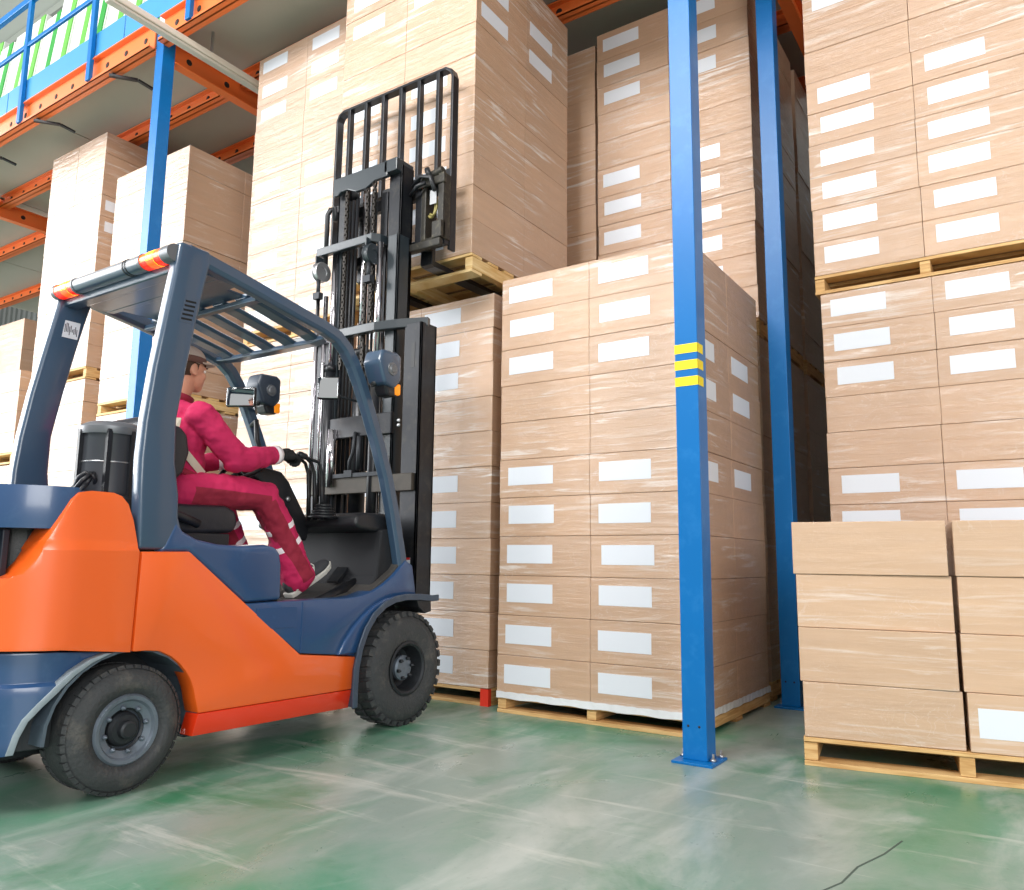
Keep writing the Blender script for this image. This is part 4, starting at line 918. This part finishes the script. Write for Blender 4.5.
for x in (-3.32, -3.92):
    mb = MB(); mb.prism([(CY+.06, 3.42), (CY+.10, 3.42), (CY+.10, 2.93), (CY+1.15, 2.925), (CY+1.18, 2.91), (CY+1.15, 2.905), (CY+.10, 2.89), (CY+.06, 2.90)], x-.05, x+.05); ob('fork', mb, M_BLKM, fk, .004)

# ------------------------------------------------------------------ driver
def limb(mb, pts, rads, seg=14, flat=1.0):
    """tapered tube with rounded ends through joints, resampled smoothly"""
    P = [Vector(p) for p in pts]; out = []; rs = []
    n = len(P)
    for i in range(n-1):
        p0 = P[max(i-1, 0)]; p1 = P[i]; p2 = P[i+1]; p3 = P[min(i+2, n-1)]
        for k in range(6):
            t = k/6; t2 = t*t; t3 = t2*t
            q = .5*((2*p1)+(-p0+p2)*t+(2*p0-5*p1+4*p2-p3)*t2+(-p0+3*p1-3*p2+p3)*t3)
            q = q*.6 + p1.lerp(p2, t)*.4
            out.append(q); rs.append(rads[i]*(1-t)+rads[i+1]*t)
    out.append(P[-1]); rs.append(rads[-1])
    d0 = (out[0]-out[1]).normalized(); d1 = (out[-1]-out[-2]).normalized()
    out = [out[0]+d0*rs[0]*.75, out[0]+d0*rs[0]*.45] + out + [out[-1]+d1*rs[-1]*.45, out[-1]+d1*rs[-1]*.75]
    rs = [rs[0]*.45, rs[0]*.85] + rs + [rs[-1]*.85, rs[-1]*.45]
    mb.tube(out, rs, seg)
def ell(mb, c, r_, rot=None, seg=16):
    vs = []; fs = []; c = Vector(c); n = seg; m_ = seg//2
    for i in range(1, m_):
        for j in range(n):
            a = PI*i/m_; b = 2*PI*j/n; v = Vector((r_[0]*math.sin(a)*math.cos(b), r_[1]*math.sin(a)*math.sin(b), r_[2]*math.cos(a)))
            vs.append(c + (rot @ v if rot else v))
    top = Vector((0, 0, r_[2])); vs += [c+(rot @ top if rot else top), c-(rot @ top if rot else top)]
    for i in range(m_-2):
        for j in range(n): fs.append((i*n+j, (i+1)*n+j, (i+1)*n+(j+1) % n, i*n+(j+1) % n))
    for j in range(n): fs.append((len(vs)-2, j, (j+1) % n)); fs.append((len(vs)-1, (m_-2)*n+(j+1) % n, (m_-2)*n+j))
    mb.add(vs, fs)
def fused(name, mb, mats, parent, vox, smooth=6, folds=None):
    o = ob(name, mb, mats, parent)
    r_ = o.modifiers.new('fuse', 'REMESH'); r_.mode = 'VOXEL'; r_.voxel_size = vox; r_.use_smooth_shade = True
    s_ = o.modifiers.new('soften', 'SMOOTH'); s_.factor = .5; s_.iterations = smooth
    if folds:
        t = bpy.data.textures.new(name+'_folds', 'CLOUDS'); t.noise_scale = folds[0]; t.noise_depth = 2
        d = o.modifiers.new('folds', 'DISPLACE'); d.texture = t; d.strength = folds[1]; d.mid_level = .5; d.texture_coords = 'GLOBAL'
    return o
PX = -3.62
man = empty('person', (PX, 2.35, 1.18), 0, 'driver in crimson coverall, cap and black gloves seated in the forklift cab', 'person')
HIP = (PX, 2.27, 1.27); 
J = dict(sh_r=(-3.43, 2.33, 1.635), el_r=(-3.375, 2.53, 1.435), wr_r=(-3.405, 2.775, 1.480),
         sh_l=(-3.80, 2.35, 1.63), el_l=(-3.90, 2.52, 1.43), wr_l=(-3.80, 2.72, 1.465),
         hp_r=(-3.51, 2.30, 1.255), kn_r=(-3.405, 2.72, 1.245), an_r=(-3.37, 2.965, .85),
         hp_l=(-3.73, 2.30, 1.255), kn_l=(-3.84, 2.74, 1.24), an_l=(-3.86, 2.98, .85))
def body_parts(mb, g, head):
    ell(mb, (PX, 2.29, 1.27), (.175+g, .140+g, .12+g)); ell(mb, (PX, 2.325, 1.39), (.160+g, .145+g, .16+g))
    ell(mb, (PX, 2.325, 1.53), (.180+g, .135+g, .16+g)); ell(mb, (PX, 2.33, 1.645), (.17+g, .085+g, .06+g))
    for q in 'rl':
        limb(mb, [J['sh_'+q], J['el_'+q], J['wr_'+q]], [.066+g, .054+g*1.5, .034+g*1.6])
        limb(mb, [J['hp_'+q], J['kn_'+q], J['an_'+q]], [.090+g*1.2, .066+g*1.6, .040+g*3.4])
hc = Vector((PX, 2.372, 1.885))
mb = MB(); body_parts(mb, -.008, True)
limb(mb, [(PX, 2.31, 1.64), (PX, 2.33, 1.74), (PX, 2.355, 1.83)], [.062, .057, .060])
ell(mb, hc+Vector((0, -.005, .03)), (.074, .092, .098)); ell(mb, hc+Vector((0, .035, -.03)), (.058, .060, .070)); ell(mb, hc+Vector((0, .055, -.072)), (.034, .034, .030))
# nose, brow, lips, ears, cheeks
mb.add([hc+Vector(v) for v in ((-.007, .085, .018), (.007, .085, .018), (.016, .088, -.026), (-.016, .088, -.026), (0, .118, -.022), (0, .060, -.01))], [(0, 1, 4), (1, 2, 4), (2, 3, 4), (3, 0, 4), (0, 5, 1), (1, 5, 2), (2, 5, 3), (3, 5, 0)])
ell(mb, hc+Vector((0, .083, -.024)), (.015, .020, .012)); ell(mb, hc+Vector((0, .082, .026)), (.045, .012, .010)); ell(mb, hc+Vector((0, .084, -.050)), (.022, .012, .006)); ell(mb, hc+Vector((0, .082, -.060)), (.019, .011, .006))
for sx in (-1, 1):
    ell(mb, hc+Vector((sx*.038, .066, -.018)), (.020, .018, .018))
    ell(mb, hc+Vector((sx*.076, -.010, .0)), (.010, .020, .032)); ell(mb, hc+Vector((sx*.079, -.004, -.022)), (.009, .011, .014))
body = fused('body', mb, M_SKIN, man, .006, 3)
for sx in (-1, 1):
    e = MB(); ell(e, hc+Vector((sx*.029, .080, .010)), (.011, .008, .008), seg=12); ob('eye', e, mat('eye_white', '#efe9e4', .2), body)
    e = MB(); ell(e, hc+Vector((sx*.029, .0865, .010)), (.005, .003, .005), seg=10); ob('iris', e, mat('iris_brown', '#3a2a20', .2), body)
    e = MB(); ell(e, hc+Vector((sx*.031, .089, .028)), (.016, .006, .004), seg=10); ob('eyebrow', e, mat('brown_hair', '#4a3226', .8), body)
e = MB(); ell(e, hc+Vector((0, -.018, .035)), (.080, .090, .092)); h_ = ob('hair', e, mat('brown_hair', '#4a3226', .8), body)
# cut the hair shell back from the face: keep only what lies behind the brow and above the nape
bm = bmesh.new(); bm.from_mesh(h_.data)
bmesh.ops.bisect_plane(bm, geom=bm.verts[:]+bm.edges[:]+bm.faces[:], plane_co=hc+Vector((0, .018, 0)), plane_no=(0, 1, -.25), clear_outer=True)
bmesh.ops.bisect_plane(bm, geom=bm.verts[:]+bm.edges[:]+bm.faces[:], plane_co=hc+Vector((0, 0, -.035)), plane_no=(0, .2, -1), clear_outer=True)
bm.to_mesh(h_.data); bm.free()
# cap: crown, sweatband, bill
mb = MB(); ell(mb, hc+Vector((0, -.012, .062)), (.086, .104, .075), seg=24)
cap = ob('cap', mb, M_CAP, man)
bm = bmesh.new(); bm.from_mesh(cap.data)
bmesh.ops.bisect_plane(bm, geom=bm.verts[:]+bm.edges[:]+bm.faces[:], plane_co=hc+Vector((0, 0, .050)), plane_no=(0, 0, -1), clear_outer=True)
bm.to_mesh(cap.data); bm.free()
for pl in cap.data.polygons: pl.use_smooth = True
mb = MB(); mb.lathe((0, 0, 0), (0, 0, 1), [(1.015, -.016), (1.02, .016), (1.0, .018), (.98, -.016)], 32, closed=True)
mb.v = [(hc.x+v[0]*.086, hc.y-.012+v[1]*.104, hc.z+.052+v[2]) for v in mb.v]; ob('cap_band', mb, M_CAPD, cap)
mb = MB(); top = []; bot = []
for i in range(17):
    a = PI*i/16; x = -.078*math.cos(a); y0_ = .088*math.sin(a)**.6; y1_ = y0_ + .075*math.sin(a)**.7
    z_ = -.012*(1-math.sin(a)) 
    top += [(hc.x+x*.96, hc.y-.012+y0_*.98, hc.z+.050+z_), (hc.x+x*1.02, hc.y-.012+y1_, hc.z+.052+z_+.006)]
n = len(top); bot = [(p[0], p[1], p[2]-.006) for p in top]
fs = [(2*i, 2*i+1, 2*i+3, 2*i+2) for i in range(16)]
mb.add(top+bot, fs + [tuple(n+q for q in reversed(ff)) for ff in fs] + [(2*i+1, 2*i+1+n, 2*i+3+n, 2*i+3) for i in range(16)] + [(2*i, 2*i+2, 2*i+2+n, 2*i+n) for i in range(16)])
ob('cap_bill', mb, M_CAP, cap, .002)
# coverall: crimson with a dark red panel down the outside of each leg
def coverall_mat():
    m = mat('crimson_coverall', '#c01f56'); nt = m.node_tree; L = nt.links.new; b = nt.nodes['Principled BSDF']
    tc = nt.nodes.new('ShaderNodeTexCoord'); masks = []
    for (cy, cz, ang, hy, hz) in ((2.52, 1.222, -3, .20, .042), (2.835, 1.02, -56.5, .235, .040)):
        mp = nt.nodes.new('ShaderNodeMapping'); mp.vector_type = 'TEXTURE'
        mp.inputs['Location'].default_value = (PX, cy, cz); mp.inputs['Rotation'].default_value = (math.radians(ang), 0, 0); mp.inputs['Scale'].default_value = (1, hy, hz)
        L(tc.outputs['Object'], mp.inputs[0]); sp = nt.nodes.new('ShaderNodeSeparateXYZ'); L(mp.outputs[0], sp.inputs[0])
        prod = None
        for ax_, lim, op in ((1, 1.0, 'LESS_THAN'), (2, 1.0, 'LESS_THAN'), (0, .155, 'GREATER_THAN')):
            ab = nt.nodes.new('ShaderNodeMath'); ab.operation = 'ABSOLUTE'; L(sp.outputs[ax_], ab.inputs[0])
            lt = nt.nodes.new('ShaderNodeMath'); lt.operation = op; L(ab.outputs[0], lt.inputs[0]); lt.inputs[1].default_value = lim
            if prod is None: prod = lt
            else:
                mu = nt.nodes.new('ShaderNodeMath'); mu.operation = 'MULTIPLY'; L(prod.outputs[0], mu.inputs[0]); L(lt.outputs[0], mu.inputs[1]); prod = mu
        masks.append(prod)
    mxx = nt.nodes.new('ShaderNodeMath'); mxx.operation = 'MAXIMUM'; L(masks[0].outputs[0], mxx.inputs[0]); L(masks[1].outputs[0], mxx.inputs[1])
    mx = nt.nodes.new('ShaderNodeMix'); mx.data_type = 'RGBA'; old = b.inputs['Base Color'].links[0].from_socket
    L(mxx.outputs[0], mx.inputs[0]); L(old, mx.inputs[6]); mx.inputs[7].default_value = srgb('#8f1c35'); L(mx.outputs[2], b.inputs['Base Color'])
    # white reflective bands round the shin, broken by the dark panel
    sy = nt.nodes.new('ShaderNodeSeparateXYZ'); L(mp.outputs[0], sy.inputs[0]); acc = None
    for s0 in (-.30, .12):
        c0 = nt.nodes.new('ShaderNodeMath'); c0.operation = 'COMPARE'; L(sy.outputs[1], c0.inputs[0]); c0.inputs[1].default_value = s0; c0.inputs[2].default_value = .065
        if acc is None: acc = c0
        else:
            a0 = nt.nodes.new('ShaderNodeMath'); a0.operation = 'MAXIMUM'; L(acc.outputs[0], a0.inputs[0]); L(c0.outputs[0], a0.inputs[1]); acc = a0
    sz = nt.nodes.new('ShaderNodeMath'); sz.operation = 'COMPARE'; L(sy.outputs[2], sz.inputs[0]); sz.inputs[1].default_value = 0; sz.inputs[2].default_value = 3.2
    m5 = nt.nodes.new('ShaderNodeMath'); m5.operation = 'MULTIPLY'; L(acc.outputs[0], m5.inputs[0]); L(sz.outputs[0], m5.inputs[1])
    m6 = nt.nodes.new('ShaderNodeMath'); m6.operation = 'SUBTRACT'; m6.use_clamp = True; L(m5.outputs[0], m6.inputs[0]); L(mxx.outputs[0], m6.inputs[1])
    mw = nt.nodes.new('ShaderNodeMix'); mw.data_type = 'RGBA'; L(m6.outputs[0], mw.inputs[0]); L(mx.outputs[2], mw.inputs[6]); mw.inputs[7].default_value = srgb('#f3e9ee'); L(mw.outputs[2], b.inputs['Base Color'])
    return m
mb = MB(); body_parts(mb, .010, False)
limb(mb, [(PX, 2.315, 1.69), (PX, 2.325, 1.715)], [.078, .074])
for q, s_ in (('r', 1), ('l', -1)):     # trouser hems flare over the shoes, elbow and knee gathers
    a = Vector(J['an_'+q]); k_ = Vector(J['kn_'+q])
    limb(mb, [k_.lerp(a, .55), a+Vector((0, -.012, -.02))], [.078, .094]); ell(mb, k_+Vector((0, .012, .012)), (.080, .082, .078))
    ell(mb, Vector(J['el_'+q])+Vector((0, -.010, -.02)), (.064, .066, .060))
cv = fused('coverall', mb, None, man, .008, 5, (.070, .022))
cv.data.materials.clear(); cv.data.materials.append(coverall_mat())
def strip(nm, pts, wdt, m, lab=None, lift=.0, side=(1, 0, 0), parent=cv, th=.006):
    mb = MB(); mb.sweep(pts, [(-wdt/2, -th/2), (wdt/2, -th/2), (wdt/2, th/2), (-wdt/2, th/2)], side=side); o = ob(nm, mb, m, parent)
    if lab: tag(o, lab)
    return o
def cuff(nm, c, axis, r0, r1, w_, m, parent, seg=24, flat=1.0):
    mb = MB(); mb.lathe(c, axis, [(r0, -w_/2), (r1, w_/2), (r1-.006, w_/2), (r0-.006, -w_/2)], seg, closed=True); return ob(nm, mb, m, parent)
A = Vector(J['an_r']); K = Vector(J['kn_r']); E_ = Vector(J['el_r']); W_ = Vector(J['wr_r'])
for q in 'rl':
    a = Vector(J['an_'+q]); k_ = Vector(J['kn_'+q]); ax = (a-k_).normalized()
    e_ = Vector(J['el_'+q]); w_ = Vector(J['wr_'+q]); ax2 = (w_-e_).normalized(); cuff('sleeve_cuff', w_+ax2*.015, ax2, .052, .050, .035, M_REFL, cv)
# seat belt and shoulder strap
mb = MB(); mb.sweep([(-3.44, 2.22, 1.60), (-3.425, 2.20, 1.53), (-3.43, 2.24, 1.46), (-3.445, 2.33, 1.39), (-3.47, 2.40, 1.345)], [(-.018, -.004), (.018, -.004), (.018, .004), (-.018, .004)], side=(.2, .6, .7))
tag(ob('back_strap', mb, mat('pale_strap', '#cbbfae', .7), cv), 'pale grey strap across the side')
cuff('waist_belt', (PX, 2.285, 1.345), (0, .25, 1), .178, .178, .03, M_PINKD, cv)
def collar():
    mb = MB(); mb.lathe((PX, 2.33, 1.735), (0, .22, 1), [(.072, -.03), (.078, .012), (.070, .014), (.064, -.03)], 24, closed=True); return ob('collar', mb, M_PINKD, cv)
collar()
# gloves: palm, five fingers; right hand closed on the lever, left on the wheel knob
def glove(nm, wrist, fwd, up, thumb_side, target, scale=1.0):
    fwd = Vector(fwd).normalized(); up = Vector(up).normalized(); sd = fwd.cross(up).normalized()*thumb_side; up = sd.cross(fwd).normalized()*thumb_side
    w_ = Vector(wrist)
    mb = MB()
    def L_(f_, s__, u_): return w_ + fwd*f_*scale + sd*s__*scale + up*u_*scale
    limb(mb, [L_(-.03, 0, 0), L_(.02, 0, 0)], [.034*scale, .033*scale])
    limb(mb, [L_(.02, .018, 0), L_(.078, .026, .004)], [.023*scale, .020*scale]); limb(mb, [L_(.02, -.008, 0), L_(.080, .004, .006)], [.023*scale, .020*scale]); limb(mb, [L_(.018, -.018, 0), L_(.070, -.022, .002)], [.021*scale, .019*scale])
    for k, (s0, ln) in enumerate(((.032, .92), (.012, 1.0), (-.008, .95), (-.027, .80))):
        a = L_(.082-.004*abs(k-1), s0, .006); b = L_(.082+.034*ln, s0*1.05, -.010); c = L_(.082+.040*ln, s0*1.0, -.038*ln-.004); d = L_(.082+.020*ln, s0*.95, -.050*ln-.006)
        limb(mb, [a, b, c, d], [.0125*scale, .0115*scale, .0105*scale, .0095*scale], 10)
    limb(mb, [L_(.028, .034, -.004), L_(.056, .052, -.020), L_(.080, .044, -.036), L_(.096, .030, -.044)], [.015*scale, .0135*scale, .012*scale, .010*scale], 10)
    return fused(nm, mb, M_GLOVE, man, .0035, 2)
ga = (Vector(J['wr_r'])-Vector(J['el_r'])).normalized()
tag(glove('glove', Vector(J['wr_r'])+ga*.035, (.05, 1, .12), (.45, .05, .9), -1, None, 1.12), 'black glove closed on the lever')
gb = (Vector(J['wr_l'])-Vector(J['el_l'])).normalized()
tag(glove('glove', Vector(J['wr_l'])+gb*.03, (.1, .8, -.25), (0, .3, 1), 1, None), 'black glove on the steering wheel')
# shoes
def shoe(q, pitch):
    a = Vector(J['an_'+q]); 
    M = Matrix.Translation(a+Vector((0, -.01, -.050))) @ Matrix.Rotation(pitch, 4, 'X') @ Matrix.Scale(1.12, 4)
    def T_(x, y, z): return tuple(M @ Vector((x, y, z)))
    # sole outline, heel at -y
    prof = [(-.075, .030), (-.045, .036), (.02, .034), (.09, .040), (.15, .044), (.195, .036), (.222, .014)]
    def ring(zs, grow, y_off=0):
        L_ = [T_(w_+grow if w_ > 0 else 0, y+y_off, zs(y)) for y, w_ in prof]; R_ = [T_(-(w_+grow), y+y_off, zs(y)) for y, w_ in reversed(prof)]
        return L_+R_
    toe = lambda y: max(0, y-.13)*.18
    r0 = ring(lambda y: -.040+toe(y), .0); r1 = ring(lambda y: -.014+toe(y), .004); n = len(r0)
    mb = MB(); mb.add(r0+r1, [tuple(range(n)), tuple(range(2*n-1, n-1, -1))]+[(i, (i+1) % n, (i+1) % n+n, i+n) for i in range(n)])
    so = fused('shoe', MB(), M_SHOE, man, .006, 3) if False else None
    up = MB(); Rm = M.to_3x3()
    ell(up, T_(0, -.025, .015), (.040, .055, .050), Rm); ell(up, T_(0, .05, .012), (.041, .085, .042), Rm); ell(up, T_(0, .135, .002), (.046, .085, .030), Rm); limb(up, [T_(0, -.02, .02), T_(0, -.01, .08)], [.042, .046])
    sh = fused('shoe', up, M_SHOE, man, .005, 3)
    ob('sole', mb, M_SHOEW, sh, .006, 2)
    tr = MB()
    for (y0, y1, z0, z1) in ((.02, .06, -.01, .045), (.055, .085, -.012, .038), (-.05, -.02, -.01, .03)):
        tr.add([T_(.047, y0, z0), T_(.047, y0+.018, z0), T_(.036, y1+.018, z1), T_(.036, y1, z1), T_(.040, y0, z0), T_(.040, y0+.018, z0), T_(.029, y1+.018, z1), T_(.029, y1, z1)], [(0, 1, 2, 3), (7, 6, 5, 4), (0, 4, 5, 1), (1, 5, 6, 2), (2, 6, 7, 3), (3, 7, 4, 0)])
    ob('side_trim', tr, M_SHOEW, sh)
    lc = MB()
    for k in range(4): lc.tube([T_(-.022, .045+k*.022, .054-k*.006), T_(0, .050+k*.022, .060-k*.006), T_(.022, .045+k*.022, .054-k*.006)], .004, 6)
    ob('laces', lc, mat('white_laces', '#dcdcd8', .8), sh)
shoe('r', math.radians(29)); shoe('l', math.radians(24))
